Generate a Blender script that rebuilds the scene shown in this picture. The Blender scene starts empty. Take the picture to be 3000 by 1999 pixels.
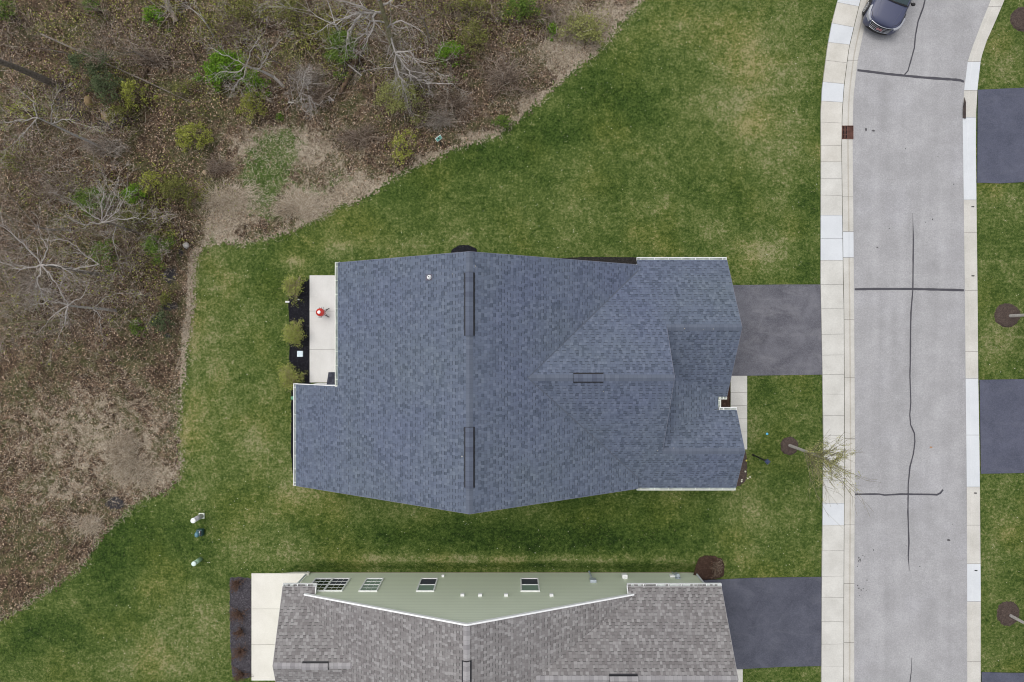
import bpy, math, random
import numpy as np
from mathutils import Vector, Matrix
random.seed(7); rng = np.random.default_rng(11)
R = math.radians
scene = bpy.context.scene
col = scene.collection
# ---------------------------------------------------------------- camera, sky, sun, exposure
HC, K = 36.0, 0.018            # drone height in metres, metres per photo pixel on the ground
cd = bpy.data.cameras.new("camera"); cam = bpy.data.objects.new("camera", cd); col.objects.link(cam)
cam.location = (0, 0, HC); cam.rotation_euler = (0, 0, 0)
cd.sensor_width = 36; cd.lens = 24; cd.clip_end = 600; cd.clip_start = 0.1
scene.camera = cam
SUN_EL, SUN_AZ = 71, -50        # azimuth measured clockwise from +Y
world = bpy.data.worlds.new("World"); scene.world = world; world.use_nodes = True
wn = world.node_tree; wn.nodes.clear()
sky = wn.nodes.new("ShaderNodeTexSky"); sky.sky_type = 'NISHITA'; sky.sun_disc = False
sky.sun_elevation = R(SUN_EL); sky.sun_rotation = R(SUN_AZ); sky.air_density = 0.8; sky.dust_density = 4.0; sky.ozone_density = 1.0
hs = wn.nodes.new("ShaderNodeHueSaturation"); hs.inputs['Saturation'].default_value = 0.30
bg = wn.nodes.new("ShaderNodeBackground"); bg.inputs['Strength'].default_value = 0.15
wo = wn.nodes.new("ShaderNodeOutputWorld")
wn.links.new(sky.outputs[0], hs.inputs['Color']); wn.links.new(hs.outputs[0], bg.inputs['Color']); wn.links.new(bg.outputs[0], wo.inputs[0])
sd = bpy.data.lights.new("sun", 'SUN'); sd.energy = 0.50; sd.angle = R(55); sd.color = (1.0, 0.97, 0.93)
sun = bpy.data.objects.new("sun", sd); col.objects.link(sun)
sun.rotation_euler = Vector((-math.sin(R(SUN_AZ))*math.cos(R(SUN_EL)), -math.cos(R(SUN_AZ))*math.cos(R(SUN_EL)), -math.sin(R(SUN_EL)))).to_track_quat('-Z', 'Y').to_euler()
scene.view_settings.view_transform = 'Standard'; scene.view_settings.look = 'None'
scene.view_settings.exposure = 0.42; scene.view_settings.gamma = 1
scene.render.engine = 'CYCLES'; scene.cycles.pixel_filter_type = 'BLACKMAN_HARRIS'; scene.cycles.filter_width = 1.05

# ---------------------------------------------------------------- placing: photo pixel -> metres
def W(px, py, z=0.0):
    s = K*(HC - z)/HC
    return Vector(((px - 1500)*s, (999.5 - py)*s, z))
def PL(x, y, z=0.0):           # plan offsets (in ground pixels) -> metres
    return Vector((x*K, -y*K, z))

# ---------------------------------------------------------------- node helper
class NT:
    def __init__(s, name, rough=0.8, spec=0.3, metal=0.0):
        s.m = bpy.data.materials.new(name); s.m.use_nodes = True
        s.t = s.m.node_tree; s.t.nodes.clear()
        s.o = s.t.nodes.new("ShaderNodeOutputMaterial"); s.b = s.t.nodes.new("ShaderNodeBsdfPrincipled")
        s.t.links.new(s.b.outputs[0], s.o.inputs[0])
        s.b.inputs['Roughness'].default_value = rough; s.b.inputs['Specular IOR Level'].default_value = spec
        s.b.inputs['Metallic'].default_value = metal
        s.tc = None
    def n(s, typ, **kw):
        x = s.t.nodes.new("ShaderNode"+typ)
        for k, v in kw.items(): setattr(x, k, v)
        return x
    def set(s, sock, v):
        if isinstance(v, bpy.types.NodeSocket): s.t.links.new(v, sock)
        elif v is not None:
            if hasattr(sock.default_value, '__len__') and not hasattr(v, '__len__'): v = [v]*len(sock.default_value)
            if hasattr(v, '__len__') and len(v) == 3 and len(sock.default_value) == 4: v = (*v, 1)
            sock.default_value = v
    def pos(s):
        if s.tc is None: s.tc = s.n("TexCoord")
        return s.tc.outputs['Object']
    def uv(s):
        if s.tc is None: s.tc = s.n("TexCoord")
        return s.tc.outputs['UV']
    def noise(s, scale, detail=3, rough=0.5, vec=None, dist=0.0, out=0):
        x = s.n("TexNoise"); s.set(x.inputs['Vector'], vec or s.pos()); x.inputs['Scale'].default_value = scale
        x.inputs['Detail'].default_value = detail; x.inputs['Roughness'].default_value = rough; x.inputs['Distortion'].default_value = dist
        return x.outputs[out]
    def vor(s, scale, vec=None, out='Distance', feature='F1'):
        x = s.n("TexVoronoi", feature=feature); s.set(x.inputs['Vector'], vec or s.pos()); x.inputs['Scale'].default_value = scale
        return x.outputs[out]
    def ma(s, op, a, b=None, c=None, clamp=False):
        x = s.n("Math", operation=op); x.use_clamp = clamp
        s.set(x.inputs[0], a)
        if b is not None: s.set(x.inputs[1], b)
        if c is not None: s.set(x.inputs[2], c)
        return x.outputs[0]
    def ramp(s, fac, stops, interp='LINEAR'):
        x = s.n("ValToRGB"); x.color_ramp.interpolation = interp; e = x.color_ramp.elements
        while len(e) < len(stops): e.new(0.5)
        for i, (p, c) in enumerate(stops):
            e[i].position = p
            if not hasattr(c, '__len__'): c = (c, c, c)
            e[i].color = (*c, 1)
        s.set(x.inputs[0], fac); return x.outputs[0]
    def mix(s, fac, a, b, mode='MIX'):
        x = s.n("Mix", data_type='RGBA', blend_type=mode); s.set(x.inputs[0], fac); s.set(x.inputs[6], a); s.set(x.inputs[7], b)
        return x.outputs[2]
    def attr(s, name):
        x = s.n("Attribute"); x.attribute_name = name; return x.outputs['Fac']
    def rand(s):
        return s.n("NewGeometry").outputs['Random Per Island']
    def color(s, v): s.set(s.b.inputs['Base Color'], v); return s
    def bump(s, h, strength=0.3, dist=0.02):
        x = s.n("Bump"); x.inputs['Strength'].default_value = strength; x.inputs['Distance'].default_value = dist
        s.set(x.inputs['Height'], h); s.t.links.new(x.outputs[0], s.b.inputs['Normal']); return s
def solid(name, c, rough=0.6, spec=0.4, metal=0.0, var=0.08, scale=6.0):
    t = NT(name, rough, spec, metal)
    a = tuple(x*(1-var) for x in c); b = tuple(min(1, x*(1+var)) for x in c)
    t.color(t.ramp(t.noise(scale, 5, 0.6), [(0.3, a), (0.7, b)])); return t.m
def leafmat(name, cols, rough=0.7):
    t = NT(name, rough, 0.15); k = len(cols)-1
    t.color(t.ramp(t.rand(), [(i/k, c) for i, c in enumerate(cols)])); return t.m

# lawn
t = NT("lawn", 0.95, 0.1)
fine = t.noise(7.5, 7, 0.82); 
f = t.ma('MULTIPLY', t.ma('SUBTRACT', fine, 0.5), 1.9)
f = t.ma('MULTIPLY_ADD', t.ma('SUBTRACT', t.noise(2.3, 5, 0.7, dist=0.5), 0.5), 0.85, f)
f = t.ma('MULTIPLY_ADD', t.ma('SUBTRACT', t.noise(0.45, 4, 0.6), 0.5), 0.62, f)
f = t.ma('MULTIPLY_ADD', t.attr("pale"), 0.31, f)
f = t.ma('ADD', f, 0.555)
c = t.ramp(f, [(0.08, (.013,.028,.007)), (0.34, (.036,.068,.012)), (0.52, (.072,.110,.023)), (0.70, (.132,.163,.048)), (0.92, (.28,.265,.14))])
st = t.ramp(t.ma('MULTIPLY_ADD', t.attr("pale"), 0.12, t.noise(3.4, 7, 0.85, dist=1.2)), [(0.67, 0.0), (0.75, 1.0)])
c = t.mix(t.ma('MULTIPLY', st, 0.75), c, (.30,.235,.14))
yl = t.ramp(t.noise(0.28, 3, 0.5), [(0.5, 0.0), (0.68, 1.0)])
c = t.mix(t.ma('MULTIPLY', yl, 0.35), c, t.mix(0.8, c, (1.5,1.15,.75), 'MULTIPLY'))
t.color(c); t.bump(t.noise(12, 6, 0.85), 0.9, 0.08); M_lawn = t.m
M_blade = leafmat("grass_blade", [(.016,.036,.008), (.034,.066,.014), (.066,.10,.024), (.12,.145,.05), (.24,.21,.11)])

# woodland floor
t = NT("leaf_litter_ground", 0.95, 0.1)
sp = t.noise(9, 8, 0.88)
f = t.ma('MULTIPLY', t.ma('SUBTRACT', sp, 0.5), 2.3)
f = t.ma('MULTIPLY_ADD', t.ma('SUBTRACT', t.noise(3.5, 5, 0.75, dist=1.2), 0.5), 0.9, f)
f = t.ma('MULTIPLY_ADD', t.ma('SUBTRACT', t.noise(0.8, 4, 0.6), 0.5), 0.55, f); f = t.ma('ADD', f, 0.5)
brown = t.ramp(f, [(0.10, (.013,.009,.006)), (0.38, (.050,.034,.022)), (0.58, (.120,.082,.055)), (0.80, (.30,.215,.145)), (1.0, (.52,.42,.31))])
straw = t.ramp(f, [(0.0, (.06,.048,.032)), (0.45, (.25,.205,.145)), (0.85, (.54,.47,.37))])
green = t.ramp(f, [(0.0, (.025,.042,.010)), (0.45, (.065,.115,.022)), (0.66, (.13,.17,.055)), (0.9, (.34,.33,.22))])
olive = t.ramp(f, [(0.0, (.022,.026,.010)), (0.5, (.082,.088,.034)), (0.9, (.22,.20,.11))])
dark = t.ramp(f, [(0.0, (.008,.008,.010)), (0.9, (.075,.072,.078))])
def m3(name, k, off):
    n_ = t.ma('MULTIPLY_ADD', t.noise(3.2+k, 6, 0.8), 1.1, t.ma('MULTIPLY', t.noise(1.1+.3*k, 5, 0.7, dist=1.6), 1.5))
    return t.ramp(t.ma('ADD', t.attr(name), t.ma('ADD', n_, off-.25)), [(0.45, 0.0), (0.68, 1.0)])
om = t.ramp(t.ma('MULTIPLY_ADD', t.noise(0.55, 4, 0.6, dist=1.5), 1.0, t.ma('MULTIPLY', t.noise(4, 5, 0.8), 0.6)), [(0.74, 0.0), (0.92, 0.85)])
c = t.mix(om, brown, olive)
c = t.mix(m3("straw", 0, -1.05), c, straw)
c = t.mix(m3("green", 1, -1.05), c, green)
c = t.mix(m3("dark", 2, -1.05), c, dark)
t.color(c); t.bump(sp, 1.0, 0.10); M_wild = t.m

# road, concrete, asphalt
t = NT("road_asphalt", 0.9, 0.2)
f = t.ma('MULTIPLY', t.ma('SUBTRACT', t.noise(13, 6, 0.95), 0.5), 1.5)
f = t.ma('MULTIPLY_ADD', t.ma('SUBTRACT', t.noise(0.7, 5, 0.7), 0.5), 0.7, f); f = t.ma('ADD', f, 0.5)
c = t.ramp(f, [(0.1, (.165,.164,.165)), (0.5, (.298,.296,.300)), (0.9, (.51,.508,.51))])
bl = t.ramp(t.noise(0.35, 4, 0.6), [(0.5, 0.0), (0.75, 0.5)]); c = t.mix(bl, c, t.mix(1.0, c, (.93,.93,.99), 'MULTIPLY'))
st = t.n("Mapping"); t.set(st.inputs[0], t.pos()); st.inputs['Scale'].default_value = (1.4, 0.10, 1)
c = t.mix(0.28, c, t.ramp(t.noise(1.0, 4, 0.5, vec=st.outputs[0]), [(0.3, (.27,.265,.27)), (0.7, (.43,.425,.43))]))
t.color(c); t.bump(t.noise(40, 3, 0.8), 0.25, 0.01); M_road = t.m
def concrete(name, a, b, warm=(.0,.0,.0)):
    t = NT(name, 0.85, 0.25)
    f = t.ma('MULTIPLY_ADD', t.noise(0.9, 4, 0.6), 0.5, t.ma('MULTIPLY', t.noise(16, 5, 0.8), 0.5))
    c = t.ramp(f, [(0.33, a), (0.62, b)])
    st = t.ramp(t.noise(2.3, 5, 0.75, dist=1.2), [(0.62, 0.0), (0.78, 1.0)])
    c = t.mix(t.ma('MULTIPLY', st, 0.25), c, tuple(x*.7 for x in a))
    t.color(c); t.bump(t.noise(50, 3), 0.1, 0.004); return t.m
M_conc = concrete("weathered_concrete", (.43,.42,.385), (.58,.57,.53))
M_conc2 = concrete("weathered_concrete_buff", (.43,.41,.36), (.57,.55,.50))
M_new = concrete("fresh_concrete", (.50,.52,.535), (.58,.60,.615))
M_kerb = concrete("kerb_concrete", (.40,.385,.345), (.55,.535,.495))
M_kerbgut = concrete("kerb_concrete_stained", (.33,.30,.25), (.48,.455,.40))
M_patio = concrete("patio_concrete", (.50,.49,.46), (.62,.61,.585))
M_patio2 = concrete("cream_patio_concrete", (.58,.56,.495), (.70,.68,.62))
M_joint = solid("joint_dirt", (.13,.12,.105), 0.95, 0.1)
def asphalt(name, a, b, streak):
    t = NT(name, 0.85, 0.25)
    f = t.ma('MULTIPLY_ADD', t.noise(0.8, 5, 0.65, dist=0.8), 0.6, t.ma('MULTIPLY', t.noise(30, 4, 0.8), 0.4))
    c = t.ramp(f, [(0.40, a), (0.60, b)])
    c = t.mix(t.ramp(t.noise(15, 6, 0.95), [(0.42, 0.0), (0.66, 0.55)]), c, tuple(x*1.7 for x in b))
    mp = t.n("Mapping"); t.set(mp.inputs[0], t.pos()); mp.inputs['Scale'].default_value = (0.5, 1.3, 1); mp.inputs['Rotation'].default_value = (0, 0, 0.06)
    st = t.ramp(t.noise(1.3, 5, 0.7, vec=mp.outputs[0], dist=1.0), [(0.50, 0.0), (0.75, 1.0)])
    c = t.mix(t.ma('MULTIPLY', st, 0.30), c, streak)
    sp = t.ramp(t.vor(9.0), [(0.02, 1.0), (0.06, 0.0)])
    c = t.mix(t.ma('MULTIPLY', sp, 0.5), c, (.3,.3,.32))
    t.color(c); t.bump(t.noise(45, 3), 0.3, 0.006); return t.m
M_drive_old = asphalt("worn_driveway_asphalt", (.060,.060,.072), (.120,.120,.136), (.26,.258,.268))
M_drive = asphalt("sealed_driveway_asphalt", (.044,.047,.063), (.076,.080,.103), (.15,.155,.18))
M_drive_b = asphalt("dark_blue_driveway_asphalt", (.050,.055,.078), (.078,.083,.114), (.13,.135,.165))
M_seal = solid("crack_sealant", (.052,.050,.060), 0.6, 0.4)
def mulch(name, a, b, speck):
    t = NT(name, 0.95, 0.15)
    n = t.noise(11, 8, 0.9, dist=1.0)
    c = t.ramp(n, [(0.36, a), (0.56, b), (0.72, speck)])
    t.color(c); t.bump(n, 1.0, 0.05); return t.m
M_mulch_black = mulch("black_mulch", (.005,.005,.007), (.017,.017,.022), (.16,.16,.17))
M_mulch_grey = mulch("grey_black_mulch", (.016,.014,.018), (.085,.078,.088), (.42,.40,.43))
M_mulch_brown = mulch("brown_mulch", (.035,.025,.020), (.10,.075,.064), (.25,.195,.16))
M_mulch_red = mulch("dark_brown_mulch", (.018,.010,.008), (.07,.042,.03), (.26,.18,.12))

# shingles: u along the course, v up the slope, in metres
def shingles(name, tones, lo, hi, tint, line=0.55):
    t = NT(name, 0.9, 0.25)
    sx = t.n("SeparateXYZ"); t.set(sx.inputs[0], t.uv())
    v = t.ma('DIVIDE', sx.outputs[1], 0.143); row = t.ma('FLOOR', v); fv = t.ma('FRACT', v)
    w1 = t.n("TexWhiteNoise", noise_dimensions='1D'); t.set(w1.inputs['W'], row)
    u = t.ma('ADD', t.ma('DIVIDE', sx.outputs[0], 0.14), t.ma('MULTIPLY', w1.outputs[0], 17.0))
    wob = t.ma('MULTIPLY', t.ma('SINE', t.ma('MULTIPLY', u, 1.7)), 0.14)
    u = t.ma('ADD', u, wob)
    cu = t.ma('FLOOR', u); fu = t.ma('FRACT', u)
    cb = t.n("CombineXYZ"); t.set(cb.inputs[0], cu); t.set(cb.inputs[1], row)
    w2 = t.n("TexWhiteNoise", noise_dimensions='2D'); t.set(w2.inputs['Vector'], cb.outputs[0])
    r = w2.outputs[0]
    par = t.ma('MODULO', t.ma('ADD', t.ma('ADD', cu, row), 4000.0), 2.0); par = t.ma('GREATER_THAN', par, 0.5)
    r3 = t.ma('FRACT', t.ma('MULTIPLY', r, 7.31)); par = t.ma('MULTIPLY', par, t.ma('GREATER_THAN', r3, 0.22))
    pat = t.noise(0.9, 4, 0.6, vec=t.uv())
    fac = t.ma('ADD', r, t.ma('MULTIPLY_ADD', pat, 0.5, -0.25), clamp=True)
    c = t.ramp(fac, tones, 'CONSTANT')
    c = t.mix(t.ma('MULTIPLY', par, 0.14), c, tuple(x*.35 for x in tint))
    big = t.ramp(t.noise(0.22, 5, 0.65), [(0.3, lo), (0.7, hi)])
    c = t.mix(0.6, c, big, 'MULTIPLY')
    c = t.mix(t.ma('MULTIPLY', t.noise(14, 6, 0.9), 0.3), c, tint)
    sh = t.ma('MULTIPLY', t.ma('LESS_THAN', fv, 0.17), t.ma('MULTIPLY_ADD', par, 0.85, 0.15))  # shadow line at the lower edge of each course, painted into the colour
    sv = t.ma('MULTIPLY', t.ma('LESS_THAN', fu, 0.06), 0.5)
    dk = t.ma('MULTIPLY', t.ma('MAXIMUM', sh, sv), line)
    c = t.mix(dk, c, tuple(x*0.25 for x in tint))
    t.color(c)
    h = t.ma('ADD', t.ma('MULTIPLY', t.ma('SUBTRACT', 1.0, fv), 0.6), t.ma('MULTIPLY', par, -0.4))
    t.bump(h, 0.5, 0.012)
    return t.m
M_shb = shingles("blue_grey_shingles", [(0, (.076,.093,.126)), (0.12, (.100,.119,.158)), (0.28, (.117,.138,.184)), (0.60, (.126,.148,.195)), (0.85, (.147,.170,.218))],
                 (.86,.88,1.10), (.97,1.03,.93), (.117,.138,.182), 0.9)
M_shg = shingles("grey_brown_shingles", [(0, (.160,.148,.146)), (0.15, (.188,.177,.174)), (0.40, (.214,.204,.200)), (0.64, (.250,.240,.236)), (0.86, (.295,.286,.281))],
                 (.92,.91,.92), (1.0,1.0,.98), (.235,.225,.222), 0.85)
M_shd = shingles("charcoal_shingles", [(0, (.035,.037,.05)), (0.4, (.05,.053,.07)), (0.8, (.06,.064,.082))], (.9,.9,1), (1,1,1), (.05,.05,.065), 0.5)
def capm(name, a, b):
    t = NT(name, 0.9, 0.2); sx = t.n("SeparateXYZ"); t.set(sx.inputs[0], t.uv())
    w = t.n("TexWhiteNoise", noise_dimensions='1D'); t.set(w.inputs['W'], t.ma('FLOOR', t.ma('DIVIDE', sx.outputs[0], 0.2)))
    c = t.ramp(w.outputs[0], [(0, a), (1, b)]); ln = t.ma('LESS_THAN', t.ma('FRACT', t.ma('DIVIDE', sx.outputs[0], 0.2)), 0.08)
    c = t.mix(t.ma('MULTIPLY', ln, 0.35), c, tuple(x*.4 for x in a)); c = t.mix(t.ma('MULTIPLY', t.noise(12, 5, 0.8), 0.4), c, tuple((x+y)/2 for x, y in zip(a, b)))
    t.color(c); return t.m
M_capb = capm("blue_grey_ridge_cap", (.098,.115,.152), (.122,.142,.184))
M_capg = capm("grey_ridge_cap", (.22,.21,.215), (.34,.33,.33))
M_ventb = capm("dark_ridge_vent_cap", (.078,.090,.125), (.115,.135,.18))
M_black = solid("black_plastic", (.014,.014,.017), 0.5)
M_white = solid("white_trim", (.80,.81,.80), 0.5, 0.4, var=0.04)
M_cream = solid("cream_gutter_metal", (.76,.78,.70), 0.45, 0.4, var=0.05)
M_gutin = solid("gutter_inside", (.42,.46,.44), 0.6, 0.3, var=0.35, scale=3)
M_gutdirt = solid("gutter_debris", (.10,.09,.085), 0.9, 0.2, var=0.6, scale=2.2)
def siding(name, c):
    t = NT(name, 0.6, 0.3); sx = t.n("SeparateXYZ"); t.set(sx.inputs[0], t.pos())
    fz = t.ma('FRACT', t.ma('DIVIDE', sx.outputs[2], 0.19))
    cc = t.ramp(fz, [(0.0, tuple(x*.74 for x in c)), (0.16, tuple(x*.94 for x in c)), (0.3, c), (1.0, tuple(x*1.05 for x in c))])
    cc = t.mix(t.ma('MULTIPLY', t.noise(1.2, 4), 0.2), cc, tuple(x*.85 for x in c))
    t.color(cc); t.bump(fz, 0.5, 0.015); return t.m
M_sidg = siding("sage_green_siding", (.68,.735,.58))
M_sidw = siding("white_siding", (.80,.81,.84))
M_glass = NT("window_glass", 0.08, 0.8); M_glass.color((.012,.016,.016)); M_glass = M_glass.m
t = NT("window_blind", 0.35, 0.5); sx = t.n("SeparateXYZ"); t.set(sx.inputs[0], t.pos())
t.color(t.ramp(t.ma('FRACT', t.ma('DIVIDE', sx.outputs[2], 0.09)), [(0.1, (.14,.21,.17)), (0.5, (.24,.33,.28))])); M_blind = t.m
M_screen = solid("window_screen", (.05,.055,.07), 0.8)
M_steel = solid("painted_grey_metal", (.42,.47,.52), 0.45, 0.5, 0.2)
M_bark = solid("grey_bark", (.19,.165,.14), 0.9, 0.1, var=0.45, scale=9)
M_barkp = solid("pale_bark", (.46,.43,.40), 0.9, 0.1, var=0.3, scale=9)
M_barkd = solid("dark_bark", (.10,.075,.055), 0.95, 0.1, var=0.5, scale=8)
M_barko = solid("olive_bark", (.24,.22,.13), 0.9, 0.1, var=0.35, scale=7)
M_twigb = leafmat("brown_twigs", [(.05,.036,.026), (.12,.088,.062), (.24,.185,.14), (.44,.37,.31)])
M_twigg = leafmat("grey_twigs", [(.10,.08,.06), (.19,.16,.13), (.32,.285,.24), (.50,.46,.41)])
M_twigw = leafmat('bright_grey_twigs', [(.18,.16,.14), (.32,.295,.265), (.50,.47,.44)])
M_straw = leafmat("dry_straw", [(.16,.12,.08), (.32,.26,.18), (.48,.40,.30), (.62,.54,.43), (.70,.63,.52)])
M_litter = leafmat("fallen_leaves", [(.055,.034,.022), (.14,.088,.056), (.27,.175,.115), (.44,.315,.215), (.60,.47,.34)])
M_petal = leafmat("pale_leaf_specks", [(.45,.40,.28), (.6,.57,.45), (.72,.70,.62)])
LC = {'bright': [(.055,.12,.008), (.10,.20,.014), (.15,.27,.022)],
      'yellow': [(.14,.155,.025), (.23,.25,.045), (.33,.345,.075)],
      'patio':  [(.15,.18,.035), (.25,.28,.065), (.36,.385,.11)],
      'pale':   [(.13,.14,.04), (.21,.22,.07), (.29,.30,.11)],
      'mid':    [(.045,.085,.014), (.09,.15,.024), (.15,.21,.04)],
      'dull':   [(.045,.062,.028), (.075,.10,.045), (.11,.14,.065)],
      'olive':  [(.08,.085,.02), (.13,.14,.035), (.20,.20,.06)],
      'red':    [(.06,.035,.025), (.10,.062,.042), (.15,.095,.065)]}
ML = {k: leafmat(k+"_leaves", v) for k, v in LC.items()}

# ---------------------------------------------------------------- object helpers
def tag(o, label=None, cat=None, group=None, kind=None):
    if label: o['label'] = label
    if cat: o['category'] = cat
    if group: o['group'] = group
    if kind: o['kind'] = kind
    return o
def empty(name, loc, label, cat, group=None, rz=0):
    o = bpy.data.objects.new(name, None); col.objects.link(o); o.location = loc; o.rotation_euler = (0, 0, rz)
    o.empty_display_size = 0.2
    return tag(o, label, cat, group)
class MB:
    def __init__(s): s.v = []; s.f = []; s.m = []; s.uv = []; s.hasuv = False
    def face(s, pts, mi=0, uv=None):
        i = len(s.v); s.v += [tuple(p) for p in pts]; s.f.append(tuple(range(i, i+len(pts)))); s.m.append(mi)
        s.uv.append(uv if uv else [(0, 0)]*len(pts)); s.hasuv |= uv is not None
    def mesh(s, vs, fs, mi=0):
        i = len(s.v); s.v += [tuple(p) for p in vs]
        for f in fs: s.f.append(tuple(i+k for k in f)); s.m.append(mi); s.uv.append([(0, 0)]*len(f))
    def box(s, x0, y0, z0, x1, y1, z1, mi=0, mat=None):
        vs = [(x0,y0,z0),(x1,y0,z0),(x1,y1,z0),(x0,y1,z0),(x0,y0,z1),(x1,y0,z1),(x1,y1,z1),(x0,y1,z1)]
        if mat is not None: vs = [mat @ Vector(p) for p in vs]
        s.mesh(vs, [(0,3,2,1),(4,5,6,7),(0,1,5,4),(1,2,6,5),(2,3,7,6),(3,0,4,7)], mi)
    def prism(s, pts, z0, z1, mi=0):           # pts: world xy, counter-clockwise or not
        n = len(pts); a = sum(pts[i][0]*pts[(i+1)%n][1]-pts[(i+1)%n][0]*pts[i][1] for i in range(n))
        if a < 0: pts = pts[::-1]
        vs = [(p[0], p[1], z0) for p in pts] + [(p[0], p[1], z1) for p in pts]
        s.mesh(vs, [tuple(range(n, 2*n)), tuple(range(n-1, -1, -1))] + [(i, (i+1)%n, n+(i+1)%n, n+i) for i in range(n)], mi)
    def tube(s, a, b, ra, rb=None, n=6, mi=0, cap=True):
        rb = ra if rb is None else rb; a = Vector(a); b = Vector(b); d = b-a
        if d.length < 1e-6: return
        d.normalize(); u = d.orthogonal().normalized(); w = d.cross(u)
        vs = []
        for c, r in ((a, ra), (b, rb)):
            for i in range(n):
                t_ = 2*math.pi*i/n; vs.append(c + (u*math.cos(t_)+w*math.sin(t_))*r)
        fs = [(i, (i+1)%n, n+(i+1)%n, n+i) for i in range(n)]
        if cap: fs += [tuple(range(n-1, -1, -1)), tuple(range(n, 2*n))]
        s.mesh(vs, fs, mi)
    def lathe(s, prof, c=(0,0,0), n=20, mi=0, sx=1, sy=1, M=None):      # prof: (r, z)
        vs = []
        for r, z in prof:
            for i in range(n):
                t_ = 2*math.pi*i/n; p = Vector((c[0]+r*sx*math.cos(t_), c[1]+r*sy*math.sin(t_), c[2]+z))
                vs.append(M @ p if M is not None else p)
        fs = []
        for j in range(len(prof)-1):
            for i in range(n): fs.append((j*n+i, j*n+(i+1)%n, (j+1)*n+(i+1)%n, (j+1)*n+i))
        fs.append(tuple(range(n-1, -1, -1))); fs.append(tuple((len(prof)-1)*n+i for i in range(n)))
        s.mesh(vs, fs, mi)
    def build(s, name, mats, parent=None, smooth=False, sub=0, bevel=0, solidify=0):
        me = bpy.data.meshes.new(name); me.from_pydata(s.v, [], s.f)
        if not isinstance(mats, (list, tuple)): mats = [mats]
        for m in mats: me.materials.append(m)
        me.polygons.foreach_set('material_index', s.m)
        if s.hasuv:
            l = me.uv_layers.new(name="UVMap"); flat = [c for f in s.uv for p in f for c in p]; l.data.foreach_set('uv', flat)
        if smooth: me.polygons.foreach_set('use_smooth', [True]*len(s.f))
        me.update()
        o = bpy.data.objects.new(name, me); col.objects.link(o)
        if parent: o.parent = parent
        if bevel:
            b = o.modifiers.new("bevel", 'BEVEL'); b.width = bevel; b.segments = 2; b.limit_method = 'ANGLE'
        if sub:
            b = o.modifiers.new("sub", 'SUBSURF'); b.levels = sub; b.render_levels = sub
        if solidify:
            b = o.modifiers.new("solid", 'SOLIDIFY'); b.thickness = solidify; b.offset = -1
        return o
def npmesh(name, verts, k, mat, attrs=None, parent=None):
    """verts (n*k,3): n separate polygons of k corners"""
    n = len(verts)//k; me = bpy.data.meshes.new(name)
    me.vertices.add(n*k); me.vertices.foreach_set('co', verts.astype(np.float32).ravel())
    me.loops.add(n*k); me.loops.foreach_set('vertex_index', np.arange(n*k, dtype=np.int32))
    me.polygons.add(n); me.polygons.foreach_set('loop_start', np.arange(0, n*k, k, dtype=np.int32))
    me.polygons.foreach_set('loop_total', np.full(n, k, dtype=np.int32))
    me.materials.append(mat); me.update(calc_edges=True); me.validate()
    o = bpy.data.objects.new(name, me); col.objects.link(o)
    if parent: o.parent = parent
    return o
def gridmesh(name, xs, ys, zf, mat, attrs, keep=None):
    X, Y = np.meshgrid(xs, ys); nx, ny = len(xs), len(ys)
    Z = zf(X, Y); me = bpy.data.meshes.new(name)
    j, i = np.meshgrid(np.arange(ny-1), np.arange(nx-1), indexing='ij')
    q = np.stack([j*nx+i, j*nx+i+1, (j+1)*nx+i+1, (j+1)*nx+i], -1).reshape(-1, 4)
    P = np.stack([X, Y, Z], -1).reshape(-1, 3)
    A = {k: v(X, Y).reshape(-1) for k, v in attrs.items()}
    if keep is not None:
        cx = P[q].mean(1); q = q[keep(cx[:, 0], cx[:, 1])]
        used = np.unique(q); mp = -np.ones(len(P), int); mp[used] = np.arange(len(used)); q = mp[q]; P = P[used]; A = {k: v[used] for k, v in A.items()}
    n = len(q); me.vertices.add(len(P)); me.vertices.foreach_set('co', P.astype(np.float32).ravel())
    me.loops.add(n*4); me.loops.foreach_set('vertex_index', q.astype(np.int32).ravel())
    me.polygons.add(n); me.polygons.foreach_set('loop_start', np.arange(0, n*4, 4, dtype=np.int32)); me.polygons.foreach_set('loop_total', np.full(n, 4, dtype=np.int32))
    me.polygons.foreach_set('use_smooth', np.ones(n, dtype=bool))
    me.materials.append(mat); me.update(calc_edges=True)
    for k, v in A.items():
        a = me.attributes.new(k, 'FLOAT', 'POINT'); a.data.foreach_set('value', v.astype(np.float32))
    o = bpy.data.objects.new(name, me); col.objects.link(o); return o
def inpoly(x, y, poly):
    x = np.asarray(x); y = np.asarray(y); r = np.zeros(x.shape, bool); n = len(poly)
    for i in range(n):
        x0, y0 = poly[i]; x1, y1 = poly[(i+1) % n]
        if y0 == y1: continue
        c = ((y0 > y) != (y1 > y)) & (x < (x1-x0)*(y-y0)/(y1-y0)+x0); r ^= c
    return r
def polyd(x, y, pl):            # distance to polyline
    d = np.full(np.shape(x), 1e9)
    for (x0, y0), (x1, y1) in zip(pl[:-1], pl[1:]):
        dx, dy = x1-x0, y1-y0; t_ = np.clip(((x-x0)*dx+(y-y0)*dy)/(dx*dx+dy*dy+1e-9), 0, 1)
        d = np.minimum(d, np.hypot(x-x0-t_*dx, y-y0-t_*dy))
    return d
def wob(x, y, s, seed=0):
    r = np.random.default_rng(seed); o = 0
    for a in range(6):
        th = r.uniform(0, 6.28); f_ = s*r.uniform(.6, 1.9); o = o + np.sin((x*math.cos(th)+y*math.sin(th))*f_+r.uniform(0, 6.28))
    return o/6
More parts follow.
